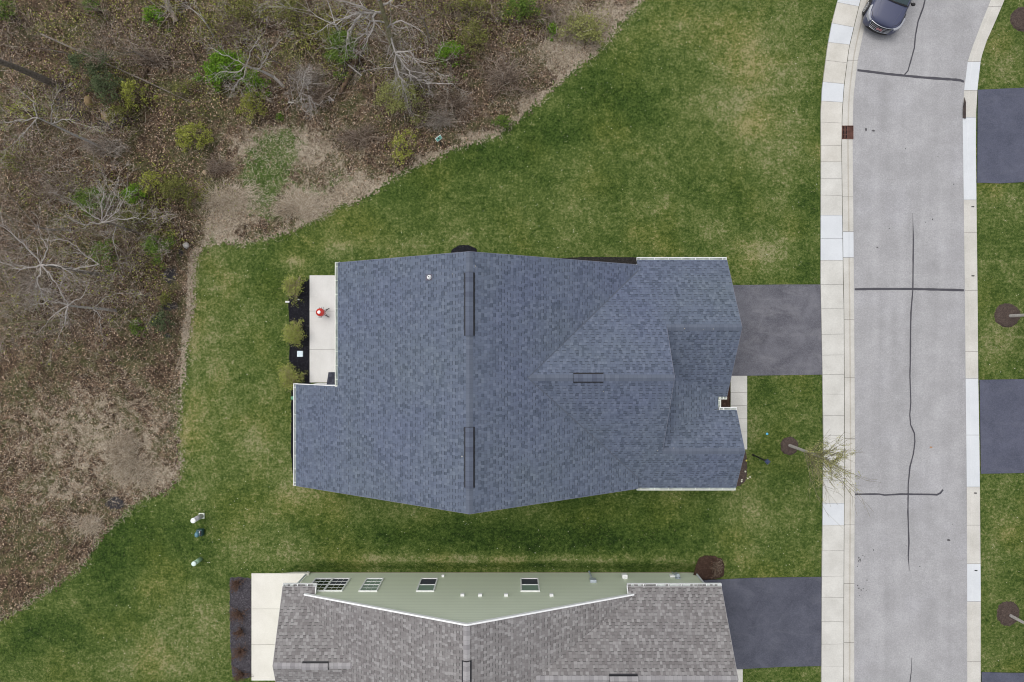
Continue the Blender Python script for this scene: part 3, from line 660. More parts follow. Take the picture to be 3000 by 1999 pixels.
# walls
mb = MB(); i_ = 15
wallstrip(mb, [(x1_+20, 120), (x1_+20, yn+i_), (xr, yn+i_), (338, yn+i_)], zMain); wallstrip(mb, [(338, yn+i_), (338, -205)], zN); wallstrip(mb, [(338, -204), (570, -204)], zN)
wallstrip(mb, [(566, -204), (566, -34.5), (566, 135)], zGar); wallstrip(mb, [(566, 135), (545, 135)], zG); wallstrip(mb, [(543, 135), (543, 200)], zP); wallstrip(mb, [(543, 200), (590, 200)], zSN)
wallstrip(mb, [(590, 200), (590, 286.6), (590, 382)], zSm); wallstrip(mb, [(590, 382), (338, 382)], zS); wallstrip(mb, [(338, 380), (xr, 380), (x2_+20, 380)], zMain)
wallstrip(mb, [(x2_+20, 380), (x2_+20, 123)], zMain)
mb.build("wall", M_sidw, hm)
mb = MB(); wallstrip(mb, [(376, -34), (376, 88.8), (376, 286)], zBig, z0=2.6); mb.build("gable_wall", M_sidw, hm)
mb = MB(); wallstrip(mb, [(x2_+20, 123), (x1_+20, 123)], zA); mb.build("wall", M_white, hm)['label'] = "plain white side wall above the patio"
# gutters
gutter(hm, (x1_, yn-2), (x1_, yp+1), zA(x1_, 0)-.02, (-1, 0), returns=0); gutter(hm, (x2_, yp-2), (x2_, ys0), zA(x2_, 0)-.02, (-1, 0), M_white)
gutter(hm, (338.5, -220.2), (581.9, -220.2), 2.68, (0, -1), M_white); gutter(hm, (338.5, 397.8), (605.9, 397.8), 2.68, (0, 1))
gutter(hm, (560, 186), (607, 186), 2.82, (0, -1), M_white, step=20); gutter(hm, (562, 151), (583, 151), 2.68, (0, 1), step=8); gutter(hm, (559.5, 150), (559.5, 187), 2.68, (1, 0), step=12)
# front door bay: white door & downspouts
def downspout(parent, x, y, z0, z1, mat=M_white, s=.04):
    p = PL(x, y, 0); mb = MB(); mb.box(p.x-s, p.y-s, z0, p.x+s, p.y+s, z1); mb.box(p.x-s, p.y-s, z0, p.x+s, p.y+s+.22, z0+.08); mb.build("downspout", mat, parent, bevel=.01)
downspout(hm, x1_+14, yn+12, .05, 3.8); downspout(hm, x2_+14, 378, .05, 2.3); downspout(hm, 343, -209, .05, 2.55); downspout(hm, 585, 387, .05, 2.55)
# small shed canopy over the side door on the patio
mb = MB(); zc = lambda x, y: 2.05+.011*(y-86)
roofplane(mb, [(-507, 86), (-440, 86), (-440, 119), (-507, 119)], (0, 1), zc); mb.build("canopy_roof", M_shd, hm, solidify=.08)
rake(hm, [(-507, 119), (-440, 119)], zc, (0, 1), M_steel, w=.05, h=.02, name="flashing", lift=.02)
# windows / garage door on the street side (seen only from other positions)
def boxw(parent, name, x0, x1, yv0, yv1, z0, z1, mat, bevel=0):
    a = PL(x0, yv0); b = PL(x1, yv1); mb = MB(); mb.box(min(a.x, b.x), min(a.y, b.y), z0, max(a.x, b.x), max(a.y, b.y), z1); return mb.build(name, mat, parent, bevel=bevel)
boxw(hm, "garage_door", 565, 568, -170, 100, .05, 2.25, M_white); boxw(hm, "front_door", 542, 545, 150, 185, .1, 2.2, solid("door_paint", (.05,.08,.12)))
for y0 in (240, 300): w_ = boxw(hm, "window", 589, 592.5, y0, y0+50, .8, 2.2, M_white); boxw(w_, "pane", 592.4, 593, y0+3, y0+47, .88, 2.12, M_glass)
# trims showing beyond the gutters, utility box on the rear wall, hose bib
boxw(hm, "wall_trim", 384, 419, -223.6, -214, 2.3, 2.5, M_cream); boxw(hm, "wall_trim", 374, 407, 392, 403, 2.3, 2.5, M_cream)
boxw(hm, "meter_box", -594, -568, 221, 237, 1.2, 1.65, M_white, .02)
boxw(hm, "vent_hood", 231, 238, -216, -200, .9, 1.1, M_white)
for o in list(hm.children): o.location = -hp

# --- neighbour house
xr2, yw = -109.0, 684
PA2, PB2 = .00789, .00813; PW2, PE2 = .00782, .01359
nA = lambda x, y: 6.51-PA2*(xr2-x); nB = lambda x, y: 6.51-PB2*(x-xr2)
nW = lambda x, y: 2.7+PW2*(y-665); nWS = lambda x, y: 4.1-PW2*(y-844); nE = lambda x, y: 2.7+PE2*(y-665); nES = lambda x, y: 5.2-PE2*(y-849)
nMain = lambda x, y: min(nA(x, y), nB(x, y)); nWg = lambda x, y: min(nW(x, y), nWS(x, y)); nEg = lambda x, y: min(nE(x, y), nES(x, y))
vB = lambda y: xr2+(6.51-nE(0, y))/PB2
vA = lambda y: xr2-(6.51-nW(0, y))/PA2
hn = empty("house", PL(0, 850, 0), "neighbouring house with sage green siding and mottled grey brown shingle roof", "house"); hq = hn.location.copy()
mb = MB()
roofplane(mb, [(xr2, yw), (-560, yw), (vA(697), 697), (vA(844), 844), (vA(697), 991), (-560, 1100), (xr2, 1100)], (1, 0), nA)
roofplane(mb, [(xr2, yw), (vB(yw), yw), (vB(849), 849), (vB(yw), 1014), (329, 1100), (xr2, 1100)], (-1, 0), nB)
roofplane(mb, [(-621, 665), (-532, 665), (-532, 684), (-552, 686), (vA(697), 697), (vA(844), 844), (-621, 844)], (0, 1), nW)
roofplane(mb, [(-621, 844), (vA(844), 844), (vA(697), 991), (-560, 1023), (-621, 1023)], (0, -1), nWS)
roofplane(mb, [(313, 665), (567, 665), (567, 849), (vB(849), 849), (vB(yw), yw), (313, 684)], (0, 1), nE)
roofplane(mb, [(vB(849), 849), (567, 849), (567, 1033), (vB(yw), 1033), (vB(yw), 1014)], (0, -1), nES)
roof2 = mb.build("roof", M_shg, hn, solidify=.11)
for a, b, zf in [((xr2, yw+1), (xr2, 1099), nMain), ((-620, 844), (-416, 844), nWg), ((60, 849), (566, 849), nEg)]:
    mb = MB(); capstrip(mb, a, b, zf); mb.build("ridge_cap", M_capg, roof2)
for a, b, zf in [((xr2, 768), (xr2, 1000), nMain), ((-545, 844), (-477, 844), nWg), ((244, 849), (316, 849), nEg)]: ridgevent(roof2, a, b, zf, M_capg, 8.5)
mb = MB(); yw2 = 686
wallstrip(mb, [(-601, yw2), (-552, yw2)], lambda x, y: 2.85, -.45); wallstrip(mb, [(-552, yw2), (xr2, yw2), (322, yw2)], lambda x, y: nMain(x, y)+.02, -.45); wallstrip(mb, [(322, yw2), (541, yw2)], lambda x, y: 2.85, -.45)
wallstrip(mb, [(541, yw2), (541, 849), (541, 1020)], nEg, -.45); wallstrip(mb, [(-601, 1010), (-601, 844), (-601, yw2)], nWg, -.45); wallstrip(mb, [(-555, 1085), (320, 1085)], nMain, -.45)
wallstrip(mb, [(541, 1020), (320, 1020)], lambda x, y: 2.8, -.45); wallstrip(mb, [(-601, 1010), (-555, 1010)], lambda x, y: 2.8, -.45); wallstrip(mb, [(320, 1020), (320, 1085)], nMain, -.45); wallstrip(mb, [(-555, 1010), (-555, 1085)], nMain, -.45)
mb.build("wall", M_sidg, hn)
boxw(hn, "foundation", -601.5, 541.5, yw2-.6, yw2+2, -.5, -.33, solid("foundation_concrete", (.42,.38,.30), .9))
rake(hn, [(-560, yw), (xr2, yw), (329, yw)], nMain, (0, -1), M_white, w=.07, h=.16)
rake(hn, [(-532, 665), (-532, 684)], nW, (1, 0), M_white, w=.03); rake(hn, [(313, 665), (313, 684)], nE, (-1, 0), M_white, w=.03)
TG = solid("grey_drip_edge", (.30,.29,.29), .5); rake(hn, [(567, 665), (567, 849), (567, 1033)], nEg, (1, 0), TG, w=.02, lift=-.02); rake(hn, [(-621, 665), (-621, 844), (-621, 1023)], nWg, (-1, 0), TG, w=.02, lift=-.02)
gutter(hn, (-621, 665), (-530, 665), 2.68, (0, -1), M_white, dirt=True, step=28); gutter(hn, (312, 665), (568, 665), 2.68, (0, -1), M_white, dirt=True, step=34)
M_spout = solid('pale_grey_downspout', (.58,.62,.63), .5)
def nspout(x):   # downspout on the corner of the neighbour wall, with the offset elbow
    mb = MB(); p = PL(x, yw2-3.2); q = PL(x, 668)
    mb.tube((p.x, p.y, -.30), (p.x, p.y, 2.35), .05, n=8); mb.tube((p.x, p.y, 2.33), (q.x, q.y, 2.58), .05, n=8); mb.build("downspout", M_spout, hn)
nspout(-603); nspout(541)
mb = MB(); 
# windows of the green wall
def wallbox(parent, name, x0, x1, z0, z1, d0, d1, mat, bevel=0):
    y = -yw2*K; mb = MB(); mb.box(x0*K, y+d0, z0, x1*K, y+d1, z1); return mb.build(name, mat, parent, bevel=bevel)
def window(x0, x1, z0, z1, grid, lower, upper, mull=False):
    t_ = 3.6; zm = (z0+z1)/2+.02; y = -yw2*K
    mb = MB(); fr = t_*K
    mb.box(x0*K, y, z0, x1*K, y+.06, z0+fr*1.2); mb.box(x0*K, y, z1-fr, x1*K, y+.06, z1)
    mb.box(x0*K, y, z0+fr*1.2, (x0+t_)*K, y+.06, z1-fr); mb.box((x1-t_)*K, y, z0+fr*1.2, x1*K, y+.06, z1-fr)
    w = mb.build("window", M_white, hn)
    cols_ = [(x0+t_, x1-t_)]
    if mull:
        xm = (x0+x1)/2; cols_ = [(x0+t_, xm-2.6), (xm+2.6, x1-t_)]; wallbox(w, "mullion", xm-2.6, xm+2.6, z0+.08, z1-.066, 0, .058, M_white)
    for ci, (a, b) in enumerate(cols_):
        lo_ = lower[ci]; up_ = upper[ci]
        wallbox(w, "pane", a, b, z0+.07, zm-.03, .004, .02, lo_); wallbox(w, "pane", a, b, zm+.03, z1-.06, .004, .028, up_)
        wallbox(w, "sash_rail", a, b, zm-.03, zm+.03, .004, .05, M_white)
        if grid:
            mg = MB()
            for k_ in (1, 2):
                xx = (a+(b-a)*k_/3)*K
                mg.box(xx-.006, y+.02, z0+.07, xx+.006, y+.034, zm-.03); mg.box(xx-.006, y+.028, zm+.03, xx+.006, y+.036, z1-.06)
            zz = (z0+zm)/2; mg.box(a*K, y+.02, zz-.006, b*K, y+.035, zz+.006); zz = (z1+zm)/2; mg.box(a*K, y+.028, zz-.006, b*K, y+.037, zz+.006)
            mg.build("glazing_bars", M_white, w)
    return w
window(-567, -465, .55, 2.35, True, [M_glass, M_screen], [M_glass, M_glass], True)
window(-420, -369, .55, 2.38, True, [M_blind], [M_blind])
window(-263, -213, .55, 2.38, False, [M_screen], [M_blind])
window(23.5, 76.5, .55, 2.38, False, [M_screen], [M_blind])
for px, py in [(1355,1746.5),(1407,1747),(1482.5,1747),(1615.5,1747)]:
    f_ = (py-1000)/yw2; x = (px-1500)/f_; z = HC*(1-1/f_); wallbox(hn, "vent_hood", x-5.3, x+5.3, z-.1, z+.12, 0, .12, M_white, .02)
# wall fixtures
f_ = 704/yw2; x = 237/f_; wallbox(hn, "meter_box", x-9, x+9, .75, 1.15, 0, .14, M_steel, .02)
mb = MB(); mb.tube(((x-1)*K, -yw2*K+.09, 1.1), ((x-3)*K, -yw2*K+.09, -.3), .05, n=8); mb.build("conduit", M_steel, hn)
wallbox(hn, "vent_hood", 322/1.013, 338/1.013, .30, .62, 0, .22, M_white, .04)
wallbox(hn, "outlet_box", 462/1.007, 477/1.007, .12, .36, 0, .1, M_white, .02); wallbox(hn, "hose_bib", -206/1.006, -198/1.006, .1, .3, 0, .1, M_white, .02)
for o in list(hn.children): o.location = -hq
# gas meter standing by the wall
gm = empty("gas_meter", W(1975, 1677, -.3), "grey gas meter with pipes on the grass against the green wall", "gas meter")
mb = MB(); mb.box(-.13, -.08, .45, .13, .12, .82); mb.tube((0, .02, .80), (0, .02, .95), .06); mb.build("meter_body", M_steel, gm, bevel=.03)
mb = MB()
for sx_ in (-.1, .1): mb.tube((sx_, .0, 0), (sx_, .0, .95), .025)
mb.tube((-.1, 0, .95), (.1, 0, .95), .025); mb.lathe([(.0, 0), (.1, .0), (.1, .07), (0, .08)], (-.02, .14, .9), 14); mb.build("pipe", M_steel, gm)

# ---------------------------------------------------------------- vegetation generators
class Tree:
    def __init__(s): s.seg = []; s.tips = []
    def grow(s, p, d, L_, r, depth, spread, up, nb, curl=.18, minr=.004):
        n = 3; r0 = r
        for i in range(n):
            d = (d+Vector((random.gauss(0, curl*.8), random.gauss(0, curl*.8), random.gauss(0, curl)*.6+up*.12))).normalized()
            q = p+d*L_/n; r1 = max(minr, r*(1-.18)); s.seg.append((p, q, r, r1, depth)); 
            if depth <= 2: s.tips.append(q)
            if depth > 0 and i > 0 and random.random() < .42: s.branch(q, d, L_*.62, r1*.55, depth-1, spread, up, nb, curl, minr)
            p, r = q, r1
        if depth > 0:
            for _ in range(random.choice(nb)): s.branch(p, d, L_*random.uniform(.6, .85), r*.68, depth-1, spread, up, nb, curl, minr)
    def branch(s, p, d, L_, r, depth, spread, up, nb, curl, minr):
        a = random.uniform(.45, 1.0)*spread; o_ = d.orthogonal().normalized(); o_.rotate(Matrix.Rotation(random.uniform(0, 6.283), 3, d))
        nd = (d*math.cos(a)+o_*math.sin(a)).normalized(); s.grow(p, nd, L_, max(r, minr), depth, spread, up, nb, curl, minr)
    def meshes(s, split=1):
        A, B = MB(), MB()
        for p, q, r0, r1, dp in s.seg:
            (A if dp > split else B).tube(p, q, r0, r1, 6 if r0 > .05 else 3, cap=False)
        return A, B
def leaves(points, n, size, jit, zs=.8):
    pts = np.array([tuple(p) for p in points]); idx = rng.integers(0, len(pts), n)
    c = pts[idx]+rng.normal(0, jit, (n, 3))*np.array([1, 1, zs])
    a = rng.normal(0, 1, (n, 3)); a[:, 2] *= .5; a /= np.linalg.norm(a, axis=1)[:, None]
    b = rng.normal(0, 1, (n, 3)); b[:, 2] *= .6; b -= (b*a).sum(1)[:, None]*a; b /= np.linalg.norm(b, axis=1)[:, None]
    s_ = size*rng.uniform(.5, 1.3, (n, 1)); a *= s_; b *= s_*.62
    return np.stack([c-a, c-b*.9, c+a, c+b*.9], 1).reshape(-1, 3)
def place(px, py, zc): w_ = W(px, py, zc); return Vector((w_.x, w_.y, 0))
def bare_tree(name, px, py, h, spread, label, group, bark=M_bark, twig=M_twigg, depth=5, r=.12, nb=(2, 3), up=.5, lean=(0, 0), cat="tree", leaf=None, nleaf=0, lsize=.05, zfrac=.6, seed=None, trunk=.42, minr=.006):
    if seed is not None: random.seed(seed)
    base = place(px, py, h*zfrac); root = empty(name, base, label, cat, group)
    t_ = Tree(); d = Vector((lean[0], lean[1], 1)).normalized()
    t_.grow(Vector((0, 0, -.05)), d, h*trunk, r, depth, spread, up, nb, minr=minr)
    zmax = max(q.z for _, q, *_ in t_.seg); sc = h/zmax
    t_.seg = [(p*sc, q*sc, a, b, e) for p, q, a, b, e in t_.seg]; t_.tips = [p*sc for p in t_.tips]
    A, B = t_.meshes(); 
    if A.f: A.build("trunk", bark, root)
    if B.f: B.build("crown", twig, root)
    if leaf: npmesh("leaves", leaves(t_.tips, nleaf, lsize, .07), 4, ML[leaf], parent=root)
    return root
def shrub(name, px, py, rx, ry, h, label, group, leaf, n, lsize=.045, lob=1.0, twig=M_twigb, nst=26, dens=60, cat="shrub", seed=None, stemr=.007):
    """rx, ry photo px radii of the crown"""
    if seed is not None: random.seed(seed)
    base = place(px, py, h*.5); root = empty(name, base, label, cat, group); k_ = K*.97
    pts = []; mb = MB(); p1, p2, p3 = [random.uniform(0, 6.283) for _ in range(3)]
    for i in range(dens):
        th = random.uniform(0, 6.283); lobe = 1+lob*(.26*math.sin(2*th+p1)+.20*math.sin(3*th+p2)+.16*math.sin(5*th+p3)); rr = math.sqrt(random.random())*random.uniform(.70, 1.15)*lobe; zz = h*(.25+.75*math.sqrt(max(0, 1-min(1, rr)**2))*random.uniform(.55, 1.1))
        pts.append(Vector((math.cos(th)*rr*rx*k_, math.sin(th)*rr*ry*k_, zz)))
    for i in range(nst):
        p = random.choice(pts); a = Vector((random.gauss(0, .06), random.gauss(0, .06), 0)); mid = a.lerp(p, .5)+Vector((0, 0, h*.12))+Vector((random.gauss(0, .05), random.gauss(0, .05), 0))
        mb.tube(a, mid, stemr*2.2, stemr*1.4, 4, cap=False); mb.tube(mid, p, stemr*1.4, stemr*.7, 3, cap=False)
        for _ in range(4):
            e = mid.lerp(p, random.random()); mb.tube(e, e+Vector((random.gauss(0, rx*k_*.22), random.gauss(0, ry*k_*.22), random.uniform(0, h*.25))), stemr*.8, stemr*.4, 3, cap=False)
    mb.build("stems", twig, root)
    jit = max(.05, (rx+ry)*k_/2*.11)
    if n: npmesh("foliage", leaves(pts, n, lsize, jit), 4, ML[leaf], parent=root)
    return root

gS = "leafing shrubs in the brush"
SH = [  # px,py,rx,ry,h,leaf,n,size,label
 (668,205,72,52,1.8,'bright',5200,.05,"vivid green bushy shrub under the pale bare branches, brightest in the brush"),
 (745,240,45,30,1.3,'bright',1500,.05,"low bright green bush touching the right end of the vivid green shrub"),
 (568,400,46,40,1.6,'yellow',2300,.045,"lone yellow green shrub in the brown leaf litter left of the green ground patch"),
 (745,312,50,42,1.5,'yellow',1300,.04,"thin yellow green shrub just below the vivid green one"),
 (1010,150,56,56,2.0,'mid',2600,.05,"green leafy shrub to the left of the large grey bare tree trunk"),
 (975,115,38,30,1.6,'olive',1000,.05,"olive bush above the green shrub by the large bare tree"),
 (1322,168,44,44,1.8,'bright',1300,.045,"light green loose shrub right of the large bare tree"),
 (1170,290,66,60,2.0,'pale',3200,.045,"wide pale yellow green shrub below the large bare tree"),
 (1182,430,36,52,1.6,'yellow',750,.05,"sparse bright yellow shrub left of the small teal sign"),
 (1530,28,54,36,1.6,'mid',1900,.05,"soft green bush at the top edge near the lawn corner"),
 (1700,95,75,50,1.0,'pale',2200,.05,"spreading olive straw coloured bush by the top lawn edge"),
 (1618,88,14,22,.7,'bright',420,.05,"tiny bright green clump in the straw near the top lawn edge"),
 (1475,358,30,18,.7,'mid',520,.05,"small green clump right at the lawn edge above the teal sign"),
 (1395,110,50,55,1.7,'olive',1300,.045,"olive yellow shrub between the light green shrub and the fallen log"),
 (1370,20,70,32,1.6,'olive',1200,.045,"olive brush beside the fallen log at the top edge"),
 (270,200,62,48,2.4,'dull',2600,.045,"grey green bush above the brown boulders"),
 (330,265,50,45,2.2,'dull',1700,.045,"grey green bush right above the two brown boulders"),
 (398,275,36,44,1.8,'yellow',1000,.045,"yellow green shrub right of the boulders"),
 (350,340,40,30,1.4,'olive',800,.045,"olive scrub beside the dark wet hollow"),
 (290,595,62,42,2.4,'mid',2200,.045,"green shrub under the pale bare crown at the left"),
 (400,572,36,34,1.8,'bright',1100,.045,"fresh green shrub between two darker ones left of the field edge"),
 (445,540,30,40,1.7,'yellow',700,.045,"narrow yellow green shrub above the olive thicket"),
 (520,560,50,44,1.8,'olive',1600,.045,"olive thicket by the straw field edge"),
 (472,725,44,46,2.0,'mid',2000,.045,"green shrub at the edge of the strip of lawn beside the pale rock"),
 (395,640,55,40,1.8,'olive',1200,.045,"olive bush among bare twigs above the leaning grey branches"),
 (480,945,34,38,1.2,'dull',1000,.05,"dull green low bush by the lawn strip, lowest of the green ones there"),
 (402,960,22,26,1.0,'mid',450,.05,"small green bush left of the dull green low bush"),
 (490,878,22,20,.9,'olive',380,.045,"small olive tuft between two dark burnt patches"),
 (320,745,48,42,1.8,'mid',900,.045,"thin green bush below the long pale branch"),
 (455,55,34,30,1.4,'bright',850,.05,"bright green shrub beside the weathered log at the top"),
 (278,22,34,28,1.4,'mid',650,.05,"mossy green bush at the top edge left of the weathered log"),
 (22,40,42,36,1.6,'mid',900,.05,"green bush in the top left corner"),
 (720,30,60,40,1.6,'olive',900,.045,"olive scrub at the top edge above the bright green shrub"),
 (860,40,65,45,1.8,'olive',1300,.045,"olive yellow scrub at the top edge left of the grey bare crown"),
 (60,470,60,50,1.6,'olive',450,.045,"sparse olive shrub at the left edge below the pale branch"),
 (90,330,60,36,2.0,'yellow',260,.05,"scattered yellow leafed scrub under the leaning grey trunk"),
 (600,1300,1,1,.1,None,0,0,None),
 (545,265,40,30,1.0,'olive',500,.045,"low olive tuft right of the brown twig heap"),
 (820,345,10,16,.5,'bright',180,.04,"very small bright tuft below the pale fallen branch"),
]
for i, (px, py, rx, ry, h, lf, n, ls, lb) in enumerate(SH):
    if lb: shrub("shrub", px, py, rx, ry, h, lb, gS, lf, n, ls, seed=100+i)
gT = "bare trees in the woodland"
M_barkl = solid('silver_bark', (.33,.305,.28), .9, .1, var=.35, scale=9)
def limb_tree(label, trunk, limbs, bark, twig, r=.12, leaf=None, nleaf=0, seed=1, sub=.9, rl=.045):
    """trunk and limbs are paths of (photo x, photo y, height in metres)"""
    random.seed(seed); P = [W(*p) for p in trunk]; o_ = Vector((P[0].x, P[0].y, 0)); root = empty("bare_tree", o_, label, "tree", gT); A = MB()
    for i in range(len(P)-1):
        k0, k1 = 1-.55*i/(len(P)-1), 1-.55*(i+1)/(len(P)-1); m_ = P[i].lerp(P[i+1], .5)+Vector((random.gauss(0, .04), random.gauss(0, .04), 0))
        A.tube(P[i]-o_, m_-o_, r*k0, r*(k0+k1)/2, 7, cap=False); A.tube(m_-o_, P[i+1]-o_, r*(k0+k1)/2, r*k1, 7, cap=False)
    T = Tree()
    for L_ in limbs:
        Q = [W(*p)-o_ for p in L_]; n = len(Q)-1
        for i in range(n):
            for h_ in range(4):
                a_ = Q[i].lerp(Q[i+1], h_/4); b_ = Q[i].lerp(Q[i+1], (h_+1)/4)
                if h_ < 3: b_ = b_+Vector((random.gauss(0, .035), random.gauss(0, .035), 0))
                if h_ > 0: a_ = last
                last = b_; tt = (i+h_/4)/n; ra = rl*(1-.75*tt); rb = rl*(1-.75*(tt+.25/n)); T.seg.append((a_, b_, ra, rb, 3))
                for _ in range(2):
                    if random.random() < .7: d = (b_-a_).normalized(); T.branch(b_, d, sub*random.uniform(.5, 1.0)*(1-.4*tt), rb*.55, 2 if random.random() < .6 else 1, .95, .05, (1, 2), .2, .0042)
        T.grow(Q[-1], (Q[-1]-Q[-2]).normalized(), sub*.8, rl*.25, 2, .7, .05, (2, 3), minr=.0042)
    D_ = MB()
    for p, q, r0, r1, dp in T.seg:
        if dp == 3: A.tube(p, q, r0, r1, 6, 1, cap=False)
        else: D_.tube(p, q, r0, r1, 3, cap=False)
    A.build("trunk", [bark, M_barkl], root); D_.build("crown", twig, root)
    if leaf: npmesh("leaves", leaves(T.tips, nleaf, .045, .06), 4, ML[leaf], parent=root)
    return root
limb_tree("largest grey bare tree with olive trunk at the top of the picture", [(1178,212,0),(1160,160,1.6),(1140,100,3.6),(1122,35,5.5),(1112,0,6.5)],
  [[(1122,35,5.5),(1050,40,6),(985,60,6.2),(935,92,6)],[(1130,65,4.6),(1085,62,5),(1068,100,4.6),(1030,125,4.5)],[(1124,40,5.3),(1040,15,6),(960,-10,6.5)],[(1146,110,3.4),(1160,160,3.8),(1152,198,3.6),(1112,200,3.4)],
   [(1158,150,3.7),(1190,200,3.4),(1225,235,3.2),(1280,245,3)],[(1135,80,4.3),(1175,60,5),(1215,80,5.2)],[(1118,20,6),(1150,0,6.5),(1180,-40,7)],[(1160,155,3.8),(1200,150,4.2),(1228,190,4)],[(1156,185,3.6),(1178,235,3.3),(1184,262,3)],
   [(1100,38,5.8),(1090,90,5.4),(1070,130,5.2)],[(1060,38,6),(1020,90,5.6),(1015,130,5.4)],[(1112,0,6.5),(1060,-20,7),(1000,-30,7)]], M_barko, M_twigw, .17, seed=21, rl=.05)
limb_tree("pale grey bare tree leaning over the vivid green shrub", [(838,262,0),(800,225,.7),(760,205,1.8),(722,192,2.9)],
  [[(722,192,2.9),(680,172,3.3),(640,152,3.5),(612,140,3.5)],[(722,192,2.9),(690,212,3.1),(655,210,3.2),(618,220,3.2)],[(722,192,2.9),(712,230,3),(688,255,3),(668,266,2.9)],[(722,192,2.9),(742,140,3.5),(765,105,3.6)],[(760,205,1.8),(790,150,3),(815,125,3.2)],[(760,205,1.8),(775,160,2.6),(742,120,3.2)]], M_barkp, M_twigw, .09, seed=23, sub=.6, rl=.03)
limb_tree("pale bare tree over the green shrub at the left", [(417,684,0),(360,667,1.9),(300,652,3.5)],
  [[(300,652,3.5),(255,622,3.9),(228,600,4)],[(300,652,3.5),(296,600,4),(302,556,4)],[(300,652,3.5),(345,620,3.8),(372,562,4)],[(300,652,3.5),(385,640,3.8),(432,640,3.9)],[(300,652,3.5),(255,660,3.7),(205,640,3.8)],[(340,662,2.5),(330,700,3),(345,750,3.1)],[(300,652,3.5),(320,610,3.9),(345,540,4)]], M_bark, M_twigw, .08, seed=26, sub=.75, rl=.028)
limb_tree("grey bare tree at the far left middle with a long crooked pale branch", [(311,806,0),(215,790,2.6),(120,775,5)],
  [[(120,775,5),(70,715,5.3),(10,665,5.5),(-40,640,5.5)],[(120,775,5),(180,782,5.2),(215,802,5.2)],[(215,790,2.6),(290,775,4.0),(245,745,4.4),(200,706,4.8),(130,702,5)],[(120,775,5),(110,830,5.2),(130,880,5.3)],[(120,775,5),(60,790,5.2),(5,770,5.4)],[(120,775,5),(140,730,5.2),(120,690,5.3)],[(120,775,5),(165,830,5),(185,870,5)]], M_bark, M_twigw, .11, seed=27, sub=.9, rl=.035)
limb_tree("bare tree with a few yellow leaves at the lower left of the wood", [(344,911,0),(270,903,2.1),(200,895,4)],
  [[(200,895,4),(175,850,4.3),(185,810,4.4)],[(200,895,4),(150,930,4.2),(115,975,4.3)],[(200,895,4),(245,865,4.2),(262,820,4.2)],[(270,903,2.1),(295,930,3),(300,985,3.4)],[(200,895,4),(190,945,4.2),(170,990,4.3)],[(200,895,4),(140,880,4.3),(85,900,4.5)],[(270,903,2.1),(310,870,3),(360,860,3.5)]], M_barkp, M_twigg, .08, 'yellow', 200, 28, .8, .028)
limb_tree("thin pale bare tree with yellow buds left of the boulders", [(303,435,0),(210,392,2.5),(110,345,5)],
  [[(110,345,5),(50,352,5.3),(-10,362,5.5)],[(110,345,5),(100,300,5.3),(60,268,5.5)],[(150,364,4),(190,350,4.8),(232,362,5)],[(110,345,5),(80,380,5.2),(40,420,5.3)],[(150,364,4),(150,310,4.8),(165,280,5)]], M_barkp, M_twigw, .07, 'pale', 420, 31, .7, .028)
BT = [ # px,py,h,spread,label,bark,twig,depth,r,leaf,nleaf,seed,lean
 (960,30,6.0,.8,"pale bare tree left of the largest one at the top edge",M_barkp,M_twigw,5,.08,None,0,22,(-.1,-.1)),
 (850,255,3.0,1.0,"low pale bare bush right of the vivid green shrub",M_barkp,M_twigw,5,.05,None,0,24,(.1,-.2)),
 (560,40,4.5,.9,"small pale bare tree beside the weathered log",M_barkp,M_twigw,5,.06,None,0,25,(.25,0)),
 (40,930,7.0,.9,"bare tree on the left edge, lowest of the wood",M_barko,M_twigg,5,.09,'yellow',160,29,(-.1,0)),
 (350,860,4.5,1.0,"low bare tree with spreading twigs and yellow buds near the field",M_bark,M_twigg,5,.06,'yellow',160,30,(.1,.1)),
 (200,470,5.0,1.0,"grey bare thicket tree below the boulders",M_bark,M_twigg,5,.06,None,0,32,(0,0)),
 (60,640,6.5,.95,"bare tree at the left edge above the drooping one",M_bark,M_twigg,5,.08,None,0,33,(0,.1)),
 (380,120,5.0,.9,"faint brown bare tree above the dark twig heap",M_bark,M_twigb,5,.05,None,0,34,(0,0)),
 (770,120,5.0,.95,"brown bare tree at the top between olive scrub and pale tree",M_bark,M_twigg,5,.05,'olive',260,35,(0,0)),
 (1240,40,6.0,.9,"brown bare tree right of the largest one at the top edge",M_bark,M_twigb,5,.07,'yellow',240,36,(.1,0)),
 (150,120,5.0,1.0,"brown bare tree in the top left corner area",M_bark,M_twigb,5,.05,None,0,37,(0,0)),
 (430,680,4.0,1.0,"thin bare sapling cluster beside the green shrub by the lawn strip",M_bark,M_twigg,5,.04,None,0,38,(-.2,0)),
 (1200,150,3.5,1.1,"low tangled grey bush right of the olive trunk",M_barkp,M_twigg,5,.04,None,0,39,(0,0)),
]
for px, py, h, sp_, lb, bk, tw, dp, r_, lf, nl, sd_, ln in BT:
    bare_tree("bare_tree", px, py, h, sp_, lb, gT, bk, tw, dp, r_, lean=ln, leaf=lf, nleaf=nl, seed=sd_, minr=.0052)
